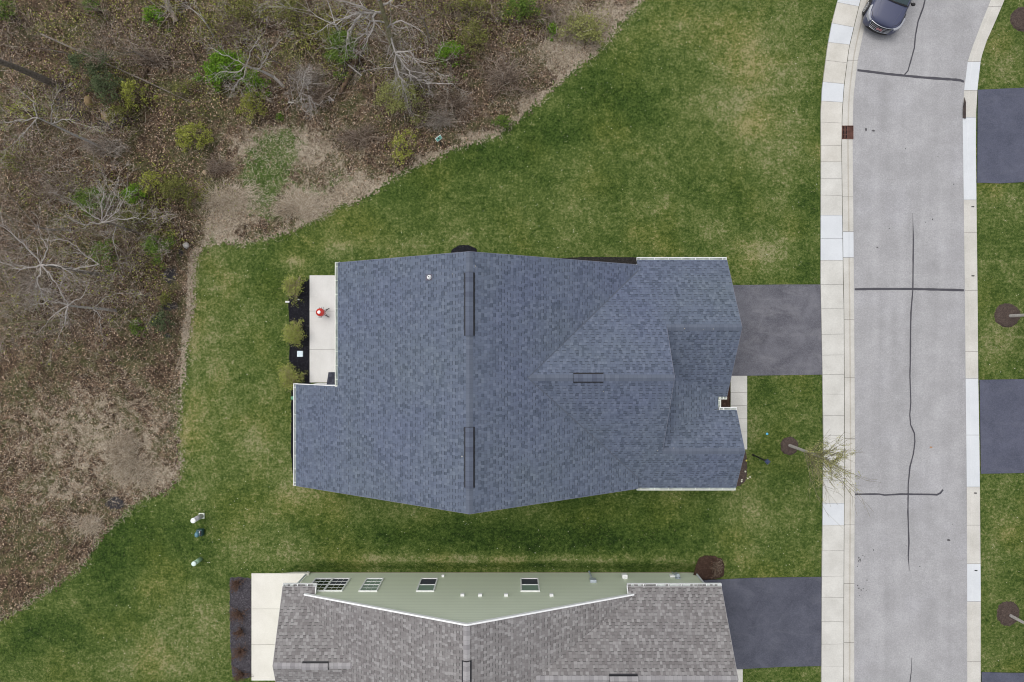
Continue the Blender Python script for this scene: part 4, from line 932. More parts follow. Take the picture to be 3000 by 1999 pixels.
# brambles: leafless low bushes
gB = "leafless brown thickets"
BR = [(1480,230,110,70,1.0,M_twigb,"wide brown bramble thicket beside the upper lawn edge"),(1330,300,90,60,1.0,M_twigb,"reddish brown bramble thicket left of the upper lawn edge"),
 (1290,350,70,40,.8,M_twigg,"greyish bramble right above the teal sign"),(930,280,80,50,.9,M_twigb,"dark brown twig thicket below the green shrub at top centre"),(900,230,70,50,1.2,M_twigg,"grey twig thicket left of the broken logs"),
 (440,170,80,40,.8,M_twigb,"dark brown twig heap in the upper left wood"),(190,560,110,60,1.0,M_twigb,"brown bramble thicket at the left middle"),(100,850,90,60,1.2,M_twigg,"grey twig thicket at the lower left of the wood"),
 (380,760,70,60,1.0,M_twigb,"brown twig thicket left of the green shrub by the lawn strip"),(1050,400,80,50,.6,M_twigb,"low brown bramble in the middle above the straw"),(1600,40,60,40,.9,M_twigb,"brown thicket at the top edge beside the soft green bush"),
 (640,490,60,40,.6,M_twigb,"low brown stalks left of the green ground patch"),(1220,230,60,40,1.2,M_twigg,"grey brown bramble right of the pale yellow green shrub"),(310,430,90,40,.8,M_twigg,"grey low thicket below the dark wet hollow"),(700,90,80,50,1.0,M_twigb,"brown thicket at the top centre left")]
for i, (px, py, rx, ry, h, mt, lb) in enumerate(BR): shrub("bramble", px, py, rx, ry, h, lb, gB, None, 0, twig=mt, nst=170, dens=150, seed=300+i, stemr=.006)
for i, (px, py, rx, ry, h, lb) in enumerate([(375,1345,85,62,.8,"large pale straw coloured bush in the brown field above the burnt patch"),(260,1540,40,30,.4,"small pale straw clump in the field near the lower lawn edge"),(1690,60,90,60,.6,"pale dry straw heap at the top lawn edge"),
    (670,590,75,50,.4,"pale dry straw clump left of the green ground patch"),(900,610,80,30,.35,"pale dry straw clump by the lawn edge above the house"),(1330,60,20,40,.7,"narrow pale dry clump below the fallen log at the top")]):
    random.seed(400+i); root = empty("dry_grass_clump", place(px, py, h*.3), lb, "grass clump", "dry straw clumps"); mb = MB(); nc = 7 if rx > 30 else 1
    for c_ in range(nc):
        c0 = Vector((random.gauss(0, rx*K*.38), random.gauss(0, ry*K*.38), 0)); bias = random.uniform(0, 6.283)
        for _ in range(int(15*rx/nc)):
            th = bias+random.gauss(0, 1.1); L_ = random.uniform(.25, .75)*min(1, rx/60)*1.1; p0 = c0+Vector((random.gauss(0, .25*min(1, rx/60)), random.gauss(0, .25*min(1, rx/60)), 0)); p1 = p0+Vector((math.cos(th)*L_*.5, math.sin(th)*L_*.5, h*random.uniform(.35, .8))); p2 = p1+Vector((math.cos(th+random.gauss(0, .3))*L_*.6, math.sin(th)*L_*.6, h*random.uniform(-.3, .15)))
            mb.tube(p0, p1, .006, .005, 3, cap=False); mb.tube(p1, p2, .005, .003, 3, cap=False)
    mb.build("stalks", M_straw, root)
# patio shrubs
gP = "shrubs in the black mulch bed"
for i, (px, py, rr, lb, n) in enumerate([(860,842,34,"twiggy yellow green shrub at the top end of the black mulch bed",1500),(862,978,34,"fuller yellow green shrub in the middle of the black mulch bed",2600),(853,1107,38,"yellow green shrub at the corner of the blue grey roof",2300)]):
    shrub("shrub", px, py, rr, rr, 1.2, lb, gP, 'patio', n, .035, twig=solid("tan_twigs%d" % i, (.36,.29,.19), .9), nst=90, dens=150, seed=500+i, lob=.65)
gQ = "reddish ornamental grasses in the grey mulch bed"
for i, (px, py, rr, lb) in enumerate([(690,1712,24,"small reddish brown tuft at the top end of the grey mulch bed"),(697,1800,30,"largest reddish brown tuft in the grey mulch bed beside the cream patio"),(700,1855,18,"smallest reddish tuft between two larger ones in the grey mulch bed"),(703,1912,30,"reddish green tuft, second from the bottom of the grey mulch bed"),(705,1980,26,"reddish tuft at the bottom end of the grey mulch bed")]):
    shrub("ornamental_grass", px, py, rr, rr, .5, lb, gQ, 'red', 90, .03, twig=leafmat("red_stalks%d" % i, [(.075,.045,.035), (.17,.105,.075)]), nst=50, dens=60, seed=520+i, cat="plant")
shrub("shrub", 2098, 1665, 26, 26, .6, "small brown twiggy shrub in the dark mulch at the neighbour's corner", None, 'red', 300, .035, twig=M_twigb, nst=60, seed=530)
shrub("perennial_plant", 2099, 1180, 14, 16, .4, "brown dried plant in the nook by the front walk", None, None, 0, twig=M_litter, nst=60, seed=531, cat="plant")
# street trees
def street_tree(px, py, h, label, seed, sparse=1.0):
    random.seed(seed); root = empty("street_tree", W(px, py, 0), label, "tree", "young trees in mulch rings along the street")
    mb = MB(); tp = Vector((.02, .01, h*.42)); mb.tube((0, 0, -.03), tp*.5, .085, .07, 8); mb.tube(tp*.5, tp, .07, .055, 8); 
    tt = Tree()
    p = tp.copy()
    for i in range(34):
        z0 = h*(.22+.45*random.random()); th = random.uniform(0, 6.283); L_ = (h-z0)*random.uniform(.45, .85); 
        d = Vector((math.cos(th)*.42, math.sin(th)*.42, 1)).normalized()
        b0 = Vector((0, 0, z0)); r_ = .022; q = b0
        for k_ in range(4):
            d = (d+Vector((random.gauss(0, .07), random.gauss(0, .07), .05))).normalized(); q2 = q+d*L_/4; r2 = max(.006, r_*.72); tt.seg.append((q, q2, r_, r2, 0))
            if k_ < 3 : tt.tips += [q2, q.lerp(q2, .5)]
            for _ in range(3):
                a_ = random.uniform(0, 6.283); e = q2+(d+Vector((math.cos(a_)*.5, math.sin(a_)*.5, .2))).normalized()*L_*random.uniform(.12, .28); tt.seg.append((q2, e, r2*.6, .005, 0)); 
                if k_ < 3: tt.tips.append(q2.lerp(e, .6))
            q, r_ = q2, r2
    mb.tube(tp, tp+Vector((.02, 0, h*.3)), .055, .02, 6)
    mb.build("trunk", M_barkp if True else None, root)
    _, B = tt.meshes(); B.build("crown", leafmat("street_twigs%d" % seed, [(.16,.14,.09), (.28,.25,.16)]), root)
    npmesh("leaves", leaves(tt.tips, int(3600*sparse), .028, .06), 4, leafmat("new_leaves%d" % seed, [(.18,.19,.06), (.30,.30,.11), (.42,.41,.18)]), parent=root)
    return root
street_tree(2312, 1305, 7.6, "young street tree with sparse yellow green leaves overhanging the pavement", 61)
street_tree(2957, 926, 6.5, "young street tree across the road between the two upper driveways, only its trunk in view", 62, .6)
street_tree(2959, 1803, 6.5, "young street tree across the road in the lowest mulch ring, only its trunk in view", 63, .6)
street_tree(3003, 57, 6.5, "young street tree across the road in the mulch ring at the top corner", 64, .6)

# logs, trunks, rocks
def log(pts, r, label, mat, group="fallen logs and leaning trunks", name="fallen_log", zs=None):
    mb = MB(); P = [W(x, y, z) for x, y, z in pts]; o_ = P[0].copy()
    for i in range(len(P)-1):
        ra = r*(1-.5*i/(len(P)-1)); rb = r*(1-.5*(i+1)/(len(P)-1)); mb.tube(P[i]-o_, P[i+1]-o_, ra, rb, 9)
    for _ in range(5):
        i = random.randrange(len(P)-1); a = P[i].lerp(P[i+1], random.random())-o_; mb.tube(a, a+Vector((random.gauss(0, .35), random.gauss(0, .35), random.uniform(.1, .4))), r*.25, r*.08, 4)
    o = mb.build(name, mat); o.location = o_; return tag(o, label, "log", group)
random.seed(5)
log([(165,250,.3),(100,220,2.2),(40,195,4.0),(-60,160,6.5)], .20, "thick grey leaning trunk entering from the left edge", M_bark, name="leaning_trunk")
log([(516,62,.2),(500,35,.5),(478,-10,1.2)], .15, "weathered split log pointing down from the top edge", solid("weathered_wood", (.33,.27,.22), .9, var=.4, scale=4))
log([(1560,66,.25),(1450,50,.4),(1330,20,.6),(1240,-15,.8)], .14, "long dark fallen log lying along the top edge", M_barkd)
log([(1068,110,.3),(1040,180,.3),(1018,230,.3),(995,275,.25)], .17, "broken reddish brown log below the green shrub by the large bare tree", solid("rotten_wood", (.13,.085,.055), .95, var=.5, scale=5))
log([(690,20,.4),(760,60,.5),(830,90,.6)], .10, "thin dark log at the top above the vivid green shrub", M_barkd)
log([(1020,190,.5),(1060,222,.3)], .045, "short pale branch lying across the broken log", M_barkp)
log([(845,300,.3),(862,301,.25)], .05, "short pale broken stick below the low pale bush", M_barkp)
log([(962,283,.3),(978,296,.25)], .05, "pale splintered stick left of the pale yellow green shrub", M_barkp)
log([(555,130,.3),(575,185,.3),(590,200,.3)], .07, "dark rotting stick right of the brown twig heap", M_barkd)
log([(430,200,.3),(410,245,.4),(395,262,.4)], .06, "crooked brown branch above the yellow green shrub by the boulders", M_barkd)
log([(120,100,1.2),(420,235,.4),(560,300,.2)], .05, "long thin grey pole crossing the leaf litter at the upper left", M_bark)
def rock(px, py, rx, ry, h, label, mat, rot=0, cat="boulder", name="boulder", group=None):
    mb = MB(); n = 14; vs = []; prof = [(1.0, 0), (1.06, .25), (.95, .6), (.7, .88), (.3, 1.0)]
    rs = random.Random(int(px*7+py)); ph = [rs.uniform(.82, 1.15) for _ in range(n)]
    for j, (r_, z_) in enumerate(prof):
        for i in range(n): a = 6.283*i/n; f_ = ph[i]*rs.uniform(.95, 1.05); x = math.cos(a)*r_*rx*K*f_; y = math.sin(a)*r_*ry*K*f_; vs.append((x*math.cos(rot)-y*math.sin(rot), x*math.sin(rot)+y*math.cos(rot), z_*h-.03))
    mb.mesh(vs, [(j*n+i, j*n+(i+1) % n, (j+1)*n+(i+1) % n, (j+1)*n+i) for j in range(4) for i in range(n)]+[tuple(4*n+i for i in range(n))])
    o = mb.build(name, mat, smooth=True); o.location = W(px, py, .02); return tag(o, label, cat, group)
M_rock = solid("brown_boulder_stone", (.27,.19,.10), .9, var=.3, scale=5)
rock(267, 302, 12, 17, .5, "upper of the two brown boulders by the dark wet hollow", M_rock, .1, group="brown boulders"); rock(320, 348, 13, 19, .55, "lower of the two brown boulders, tilted beside the dark wet hollow", M_rock, .5, group="brown boulders")
rock(604, 509, 7, 9, .3, "small tan rock in the straw left of the green ground patch", solid("tan_rock", (.42,.33,.22), .9))
rock(546, 720, 9, 9, .25, "pale round rock at the edge of the lawn strip", solid("pale_rock", (.5,.47,.44), .9, var=.2)); rock(943, 276, 5, 5, .2, "small whitish stone among the twigs left of the pale yellow green shrub", solid("white_stone", (.55,.56,.62), .7))

# ---------------------------------------------------------------- yard things
# red egg grill
g = empty("kamado_grill", PL(-548, -82, .06), "red egg shaped charcoal grill on a black folding stand on the patio", "grill")
M_red = NT("red_enamel", 0.22, 0.6); M_red.color((.50,.028,.018)); M_red = M_red.m
mb = MB(); prof = [(.06, .42), (.15, .46), (.20, .56), (.215, .68), (.215, .76)]; mb.lathe(prof, n=28); bwl = mb.build("bowl", M_red, g, smooth=True)
mb = MB(); mb.lathe([(.218, .775), (.215, .85), (.19, .94), (.14, 1.01), (.08, 1.045), (.02, 1.05)], n=28); lid = mb.build("lid", M_red, g, smooth=True)
mb = MB(); mb.lathe([(.222, .755), (.225, .775), (.222, .79)], n=28); mb.build("band", M_steel, g)
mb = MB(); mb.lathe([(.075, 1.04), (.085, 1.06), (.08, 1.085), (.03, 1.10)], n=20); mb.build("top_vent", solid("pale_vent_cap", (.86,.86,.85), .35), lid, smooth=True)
mb = MB(); mb.tube((-.09, -.25, .82), (.09, -.25, .82), .014); mb.tube((-.07, -.25, .82), (-.06, -.20, .84), .011); mb.tube((.07, -.25, .82), (.06, -.20, .84), .011); mb.build("handle", M_black, g)
mb = MB()
for x in (-.05, .06, .15): mb.tube((x, .18, .80), (x+.01, .27, .80), .010)
mb.build("side_hooks", M_black, g)
for a, b in [((.05, .08), (.24, .24)), ((.05, -.08), (.24, -.22)), ((-.05, .06), (-.16, .16)), ((-.05, -.06), (-.16, -.16))]:
    mb = MB(); mb.tube((a[0], a[1], .48), (b[0], b[1], .0), .020); mb.tube((a[0]*.2, a[1]*.2, .46), (a[0], a[1], .48), .016); mb.build("leg", M_black, g)
mb = MB(); mb.tube((.20, .20, .10), (.08, .0, .30), .014); mb.tube((.20, -.19, .10), (.08, .0, .30), .014); mb.build("stand_brace", M_black, g)
# utility lid, cleanouts, pieces in mulch
def small(name, px, py, w, d, h, mat, label, cat, z=0, bevel=.02, rz=0):
    mb = MB(); mb.box(-w/2, -d/2, 0, w/2, d/2, h); mb.box(-w*.42, -d*.42, h-.002, w*.42, d*.42, h+.012); o = mb.build(name, mat, bevel=bevel); o.location = W(px, py, z); o.rotation_euler.z = rz; return tag(o, label, cat)
small("ground_box", 880, 1037, .30, .31, .08, solid("pale_blue_plastic", (.60,.70,.74), .5), "square pale blue utility lid in the black mulch bed", "utility box", .03)
mb = MB(); mb.lathe([(.05, 0), (.05, .16), (.056, .16), (.056, .2), (.03, .21)], n=14); o = mb.build("pipe_cleanout", M_white); o.location = W(848, 885, 0); o.rotation_euler = (0, R(-68), 0); tag(o, "short white pipe stub at the grass edge of the black mulch bed", "pipe")
small("garden_stake", 875, 878, .09, .05, .05, M_white, "tiny white plant tag in the mulch under the top shrub", "plant tag", .05, .01)
mb = MB(); mb.lathe([(.0, 0), (.10, .0), (.11, .02), (.10, .06), (.06, .07)], n=6); o = mb.build("hose_guide", solid("green_plastic", (.10,.28,.16), .5)); o.location = W(858, 1166, .04); tag(o, "small green plastic cap in the mulch beside the rear gutter", "plastic cap")
# utility pedestals
gU = "utility pedestals on the rear lawn"
p = empty("utility_pedestal", W(592, 1511, 0), "tall white round utility pedestal on a square base in the rear lawn", "utility pedestal", gU)
mb = MB(); mb.box(-.15, -.15, 0, .15, .15, .09); mb.build("base", solid("cream_plastic", (.66,.70,.60), .5), p, bevel=.02)
mb = MB(); mb.lathe([(.125, .08), (.125, .95)], n=24); mb.build("tube", solid("grey_white_plastic", (.50,.49,.52), .5), p, smooth=True)
mb = MB(); mb.lathe([(.135, .94), (.138, 1.0), (.13, 1.03), (.06, 1.05)], n=24); mb.build("cap", M_white, p, smooth=True)
p = empty("utility_pedestal", W(588, 1638, 0), "pale green round utility pedestal, lowest of the three in the rear lawn", "utility pedestal", gU)
M_pg = solid("pale_green_plastic", (.34,.50,.36), .5); mb = MB(); mb.lathe([(.115, 0), (.115, .72)], n=24); mb.build("tube", M_pg, p, smooth=True)
mb = MB(); mb.lathe([(.122, .71), (.125, .78), (.118, .81), (.05, .83)], n=24); mb.build("cap", solid("pale_cap", (.62,.74,.68), .5), p, smooth=True)
p = empty("transformer_pedestal", W(592, 1557, 0), "dark green domed utility box between the two round pedestals", "utility box", gU)
M_dg = solid("dark_teal_plastic", (.018,.06,.065), .35, .5); mb = MB(); mb.box(-.20, -.19, 0, .14, .17, .30); mb.build("base", M_dg, p, bevel=.05)
mb = MB(); mb.lathe([(.14, .28), (.15, .42), (.13, .52), (.08, .57), (.02, .58)], (-.06, -.04, 0), 20, sx=.75, sy=1.05); mb.build("dome", solid("teal_dome", (.10,.22,.27), .3, .5), p, smooth=True)
mb = MB(); mb.box(.02, -.10, .30, .055, .10, .40); mb.build("label_plate", M_white, p); mb = MB(); mb.box(.07, -.12, .30, .10, .12, .36); mb.build("hinge", M_black, p)
# teal sign
s_ = empty("sign", W(1293, 427, .02), "small teal sign with white border on a dark post at the edge of the brush", "sign", rz=R(38))
mb = MB(); mb.box(-.035, -.03, 0, .035, .02, 1.35); mb.build("post", solid("dark_wood_post", (.03,.025,.022), .8), s_)
Mt = Matrix.Translation((0, 0, 1.28)) @ Matrix.Rotation(R(-32), 4, 'X')
mb = MB(); mb.box(-.17, -.01, -.13, .17, .01, .13, 0, Mt); pn = mb.build("panel", M_white, s_)
mb = MB(); mb.box(-.145, -.016, -.105, .145, -.009, .105, 0, Mt); mb.build("face", solid("teal_paint", (.11,.42,.33), .5), pn)
mb = MB()
for zz, w_ in [(.05, .11), (.01, .12), (-.03, .12), (-.07, .09)]: mb.box(-w_, -.019, zz-.006, w_, -.015, zz+.006, 0, Mt)
mb.build("text_lines", solid("pale_teal", (.40,.66,.58), .5), pn)
# lamp post
l_ = empty("lamp_post", W(2206, 1333, 0), "black lamp post with square lantern on the front lawn", "lamp post")
mb = MB(); mb.tube((0, 0, 0), (0, 0, 1.75), .038, n=10); mb.lathe([(.06, 0), (.06, .12), (.04, .16)], n=12); mb.build("pole", M_black, l_)
mb = MB(); mb.lathe([(.05, 1.74), (.09, 1.80), (.13, 2.05)], n=4); mb.build("lantern_frame", M_black, l_)
mb = MB(); mb.lathe([(.08, 1.82), (.115, 2.03)], n=4); mb.build("lantern_glass", solid("smoky_glass", (.10,.12,.16), .2, .6), l_)
mb = MB(); mb.lathe([(.155, 2.05), (.15, 2.07), (.05, 2.17), (.02, 2.2)], n=4); mb.build("lantern_cap", solid("blue_black_metal", (.045,.06,.12), .4, .5), l_)
o = MB(); o.lathe([(.005, 0), (.045, .015), (.064, .05), (.064, .075), (.045, .11), (.005, .125)], n=16); b = o.build("ball", solid("sky_blue_rubber", (.13,.50,.75), .5), smooth=True); b.location = W(2246, 1271, 0); tag(b, "small sky blue ball on the front lawn beside the walk", "ball")
# storm drain
d_ = empty("storm_drain", W(2483, 388.5, .02), "rust red cast iron drain grate set in the kerb", "drain grate")
M_rust = solid("rusty_iron", (.12,.058,.045), .8, .3, var=.35); w2, h2 = 16*K, 19.5*K
mb = MB(); mb.box(-w2, -h2, -.02, w2, h2, .0); mb.build("pit", solid("dark_void", (.015,.01,.01), .9), d_)
mb = MB(); mb.box(-w2, -h2, 0, -w2+.03, h2, .05); mb.box(w2-.03, -h2, 0, w2, h2, .05); mb.box(-w2+.03, -h2, 0, w2-.03, -h2+.03, .05); mb.box(-w2+.03, h2-.03, 0, w2-.03, h2, .05); mb.box(-.04, -h2+.03, 0, -.005, h2-.03, .05); mb.build("frame", M_rust, d_)
mb = MB()
for i in range(1, 12): y = -h2+.03+(2*h2-.06)*i/12; mb.box(-.005, y-.014, .01, w2-.03, y+.014, .042)
for i in range(1, 5): x = i*(w2-.03)/5; mb.box(x-.008, -h2+.03, .012, x+.008, h2-.03, .045)
for i in (1, 2): x = -w2+.03+i*.07; mb.box(x-.012, -h2+.03, .012, x+.012, h2-.03, .045)
for y in (-.12, .12): mb.box(-w2+.03, y-.015, .01, -.04, y+.015, .042)
mb.build("bars", M_rust, d_)

# ---------------------------------------------------------------- parked SUV
hd = Vector((-.39, -.92)).normalized(); ang = math.atan2(hd.y, hd.x)
car = empty("parked_car", W(2607, -21, .02), "dark blue grey SUV with chrome grille parked against the kerb", "car", rz=ang)
t = NT("car_paint", 0.38, 0.4, 0.0); t.color((.055,.062,.11)); t.b.inputs['Coat Weight'].default_value = .35; t.b.inputs['Coat Roughness'].default_value = .05; M_paint = t.m
M_chrome = solid("chrome", (.42,.44,.48), .25, .5, 1.0); M_tyre = solid("tyre_rubber", (.02,.02,.022), .85); M_alloy = solid("alloy_rim", (.62,.63,.65), .3, .5, .7)
M_carglass = NT("car_glass", 0.05, 0.8); M_carglass.color((.03,.05,.055)); M_carglass = M_carglass.m
M_trim = solid("black_trim", (.018,.017,.018), .6); M_lens = NT("headlight_lens", 0.08, 0.8); M_lens.color((.30,.31,.34)); M_lens = M_lens.m
ST = [ # x, halfwidth, z bottom, z mid, z shoulder, z centre
 (2.36,.60,.34,.50,.60,.62),(2.33,.74,.28,.50,.68,.72),(2.25,.86,.26,.52,.82,.88),(2.12,.92,.25,.55,.92,.985),(1.85,.935,.25,.60,.97,1.05),(1.4,.93,.28,.62,1.01,1.11),(.95,.93,.28,.62,1.05,1.16),
 (.3,.93,.26,.62,1.08,1.18),(-.8,.93,.26,.62,1.10,1.18),(-1.7,.925,.30,.62,1.12,1.18),(-2.15,.89,.34,.62,1.10,1.16),(-2.33,.78,.40,.62,1.0,1.05)]
mb = MB(); ring = []
for x, w_, zb, zm, zs, zc_ in ST:
    h_ = [(0, zb), (w_*.80, zb), (w_*.97, zb+.10), (w_, zm), (w_*.985, (zm+zs)/2), (w_*.93, zs-.01), (w_*.80, zs+.03), (w_*.45, zc_-.01), (0, zc_)]
    full = h_ + [(-a, b) for a, b in h_[-2:0:-1]]; ring.append([(x, a, b) for a, b in full])
n = len(ring[0]); vs = [p for r_ in ring for p in r_]
fs = [(j*n+i, (j+1)*n+i, (j+1)*n+(i+1) % n, j*n+(i+1) % n) for j in range(len(ring)-1) for i in range(n)]+[tuple(range(n)), tuple(reversed(range((len(ring)-1)*n, len(ring)*n)))]
mb.mesh(vs, fs); mb.build("body", M_paint, car, smooth=True, sub=2)
# hood panel seams
def ribbon3(pts, w_, h_, name, mat, parent):
    mb = MB()
    for a, b in zip(pts[:-1], pts[1:]): mb.tube(a, b, w_, w_, 5)
    return mb.build(name, mat, parent)
def zhood(x, y):
    for (a, b) in zip(ST[:-1], ST[1:]):
        if b[0] <= x <= a[0]:
            t_ = (a[0]-x)/(a[0]-b[0]); w_ = a[1]+(b[1]-a[1])*t_; zs = a[4]+(b[4]-a[4])*t_; zc_ = a[5]+(b[5]-a[5])*t_; q = min(1, abs(y)/w_)
            return zc_-.01 - (zc_-zs)*max(0, (q-.45)/.45)*.8 - (.02 if q > .8 else 0)
    return 1
for sg in (-1, 1):
    pts = [(x, sg*y, zhood(x, y)+.004) for x, y in [(2.17,.50),(2.08,.66),(1.95,.73),(1.7,.775),(1.3,.80),(.95,.82)]]; ribbon3(pts, .010, .01, "hood_seam", M_trim, car)
    pts = [(x, sg*y, zhood(x, y)+.002) for x, y in [(2.05,.45),(1.8,.52),(1.4,.58),(1.0,.62)]]; ribbon3(pts, .012, .01, "hood_crease", M_paint, car)
# cabin
mb = MB()
C = {'wb': [(1.02,.74,1.12),(1.10,0,1.16),(1.02,-.74,1.12)], 'wt': [(.18,.60,1.62),(.24,0,1.66),(.18,-.60,1.62)]}
def quad(pts, mi): mb.face(pts, mi)
wb, wt = C['wb'], C['wt']
quad([wb[0], wb[1], wt[1], wt[0]][::-1], 0); quad([wb[1], wb[2], wt[2], wt[1]][::-1], 0)
for sg in (1, -1):
    s1 = [(1.02,.74*sg,1.12),(.18,.60*sg,1.62),(-1.75,.60*sg,1.63),(-2.1,.76*sg,1.15),(-.5,.86*sg,1.12),(.6,.85*sg,1.10)]
    quad(s1 if sg > 0 else s1[::-1], 0)
quad([(-1.75,.60,1.63),(-1.75,-.60,1.63),(-2.22,-.74,1.13),(-2.22,.74,1.13)], 0); quad([(-1.75,.60,1.63),(-2.1,.76,1.15),(-2.22,.74,1.13)], 0); quad([(-1.75,-.60,1.63),(-2.1,-.76,1.15),(-2.22,-.74,1.13)], 0)
mb.build("windows", M_carglass, car)
mb = MB(); mb.mesh([(.18,.60,1.62),(.24,0,1.665),(.18,-.60,1.62),(-1.75,.60,1.63),(-1.80,0,1.69),(-1.75,-.60,1.63),(-.8,0,1.71),(-.8,.62,1.655),(-.8,-.62,1.655)], [(0,7,6,1),(1,6,8,2),(7,3,4,6),(6,4,5,8)]); mb.build("car_roof", M_paint, car, smooth=True, solidify=.03)
for sg in (1, -1): ribbon3([(1.04,.745*sg,1.12),(.18,.61*sg,1.625),(-1.75,.61*sg,1.635)], .03, 0, "pillar", M_paint, car)
ribbon3([(1.06,.76,1.115),(1.12,.4,1.15),(1.14,0,1.165),(1.12,-.4,1.15),(1.06,-.76,1.115)], .035, 0, "cowl", M_trim, car)
for sg in (1, -1):
    mb = MB(); mb.lathe([(.02, -.07), (.09, -.05), (.11, 0), (.09, .07), (.03, .09)], (.85, sg*.99, 1.10), 12, sx=.7); mb.tube((.80, sg*.84, 1.08), (.85, sg*.96, 1.10), .03); mb.build("side_mirror", M_trim, car, smooth=True)
# grille, lights, bumper
def fx(y, base=2.47): return base-.13*(abs(y)/.6)**2
def curve(y0, y1, z, dx=0, base=2.36, n=12): return [(fx(y0+(y1-y0)*i/n, base)+dx, y0+(y1-y0)*i/n, z) for i in range(n+1)]
gr = MB()
for i in range(12):
    y0 = -.55+1.1*i/12; y1 = y0+1.1/12
    gr.face([(fx(y0)+.02, y0, .60), (fx(y1)+.02, y1, .60), (fx(y1)-.08, y1, .90), (fx(y0)-.08, y0, .90)])
grille = gr.build("grille", M_trim, car)
fr = MB()
top = [(fx(p)-.115+.05, p, .915) for p in np.linspace(-.58, .58, 13)]; bot = [(fx(p)+.035, p, .585) for p in np.linspace(-.50, .50, 13)]
for L_, r_ in ((top, .022), (bot, .015), ([top[0], bot[0]], .016), ([top[-1], bot[-1]], .016)):
    for a, b in zip(L_[:-1], L_[1:]): fr.tube(a, b, r_, r_, 6)
fr.build("chrome_surround", M_chrome, grille)
for k_, z in enumerate((.66, .74, .82)):
    L_ = [(fx(p)-.10*(z-.6)/.3+.04, p, z) for p in np.linspace(-.51, .51, 13)]; fr = MB()
    for a, b in zip(L_[:-1], L_[1:]): fr.tube(a, b, .010, .010, 5)
    fr.build("grille_bar", M_chrome, grille)
cu = bpy.data.curves.new("badge_text", 'FONT'); cu.body = "GMC"; cu.size = .14; cu.align_x = 'CENTER'; cu.align_y = 'CENTER'; cu.extrude = .008; cu.offset = .004
to = bpy.data.objects.new("badge_tmp", cu); col.objects.link(to); dg = bpy.context.evaluated_depsgraph_get(); me = bpy.data.meshes.new_from_object(to.evaluated_get(dg)); bpy.data.objects.remove(to)
me.materials.clear(); me.materials.append(solid("red_badge", (.42,.20,.22), .3)); bd = bpy.data.objects.new("badge", me); col.objects.link(bd); bd.parent = grille
bd.matrix_local = Matrix.Translation((2.485, 0, .745)) @ Matrix(((0, -.316, .949, 0), (1, 0, 0, 0), (0, .949, .316, 0), (0, 0, 0, 1))); 
for sg in (1, -1):
    mb = MB(); P0 = [(2.27,.64),(2.20,.76),(2.08,.855),(1.90,.905),(1.62,.925)]; zt = [.87,.90,.94,.975,1.01]; zb = [.72,.74,.78,.85,.96]; out = []
    off = .045
    a = [(x+off*.6, sg*(y+off*.5), z+.012) for (x, y), z in zip(P0, zt)]; b = [(x+off*.9, sg*(y+off*.9), z) for (x, y), z in zip(P0, zb)]; c_ = [(x-.03, sg*(y-.05), z+.03) for (x, y), z in zip(P0, zt)]
    for i in range(4):
        mb.face([a[i], a[i+1], b[i+1], b[i]]); mb.face([c_[i], c_[i+1], a[i+1], a[i]])
    mb.build("headlight", M_lens, car, smooth=True)
    mb = MB(); mb.tube((2.22, sg*.80, .40), (2.30, sg*.66, .38), .022, n=5); mb.tube((2.10, sg*.885, .44), (2.22, sg*.80, .40), .022, n=5); mb.build("fog_light_trim", M_chrome, car)
mb = MB(); L_ = [(fx(p, 2.40), p, .36) for p in np.linspace(-.62, .62, 13)]
for a, b in zip(L_[:-1], L_[1:]): mb.tube(a, b, .075, .075, 6)
mb.build("bumper", M_trim, car); mb = MB(); mb.box(2.44, -.16, .36, 2.47, .16, .48); mb.build("plate_holder", M_black, car)
for x in (1.42, -1.42):
    for sg in (1, -1):
        mb = MB(); Mx = Matrix.Translation((x, sg*.83, .36)) @ Matrix.Rotation(R(-90*sg), 4, 'X')
        mb.lathe([(.22, .13), (.33, .13), (.365, .09), (.365, -.08), (.33, -.12)], n=28, M=Mx); wl = mb.build("wheel", M_tyre, car, smooth=True)
        mb = MB(); mb.lathe([(.245, .10), (.25, .135), (.225, .135), (.215, .09)], n=28, M=Mx); mb.lathe([(.06, .08), (.06, .13), (.03, .135)], n=12, M=Mx)
        for k_ in range(5):
            a = 6.283*k_/5
            for da in (-.16, .16): mb.tube(Mx @ Vector((math.cos(a+da*.3)*.04, math.sin(a+da*.3)*.04, .12)), Mx @ Vector((math.cos(a+da)*.235, math.sin(a+da)*.235, .125)), .022, .02, 4)
        mb.build("rim", M_alloy, wl)
        mb = MB(); q = []
        for k_ in range(17):
            a = math.pi*k_/16; q.append((x+math.cos(a)*.43, sg*.935, .34+math.sin(a)*.43))
        for a, b in zip(q[:-1], q[1:]): mb.tube(a, b, .045, .045, 5)
        mb.build("wheel_arch", M_trim, car)

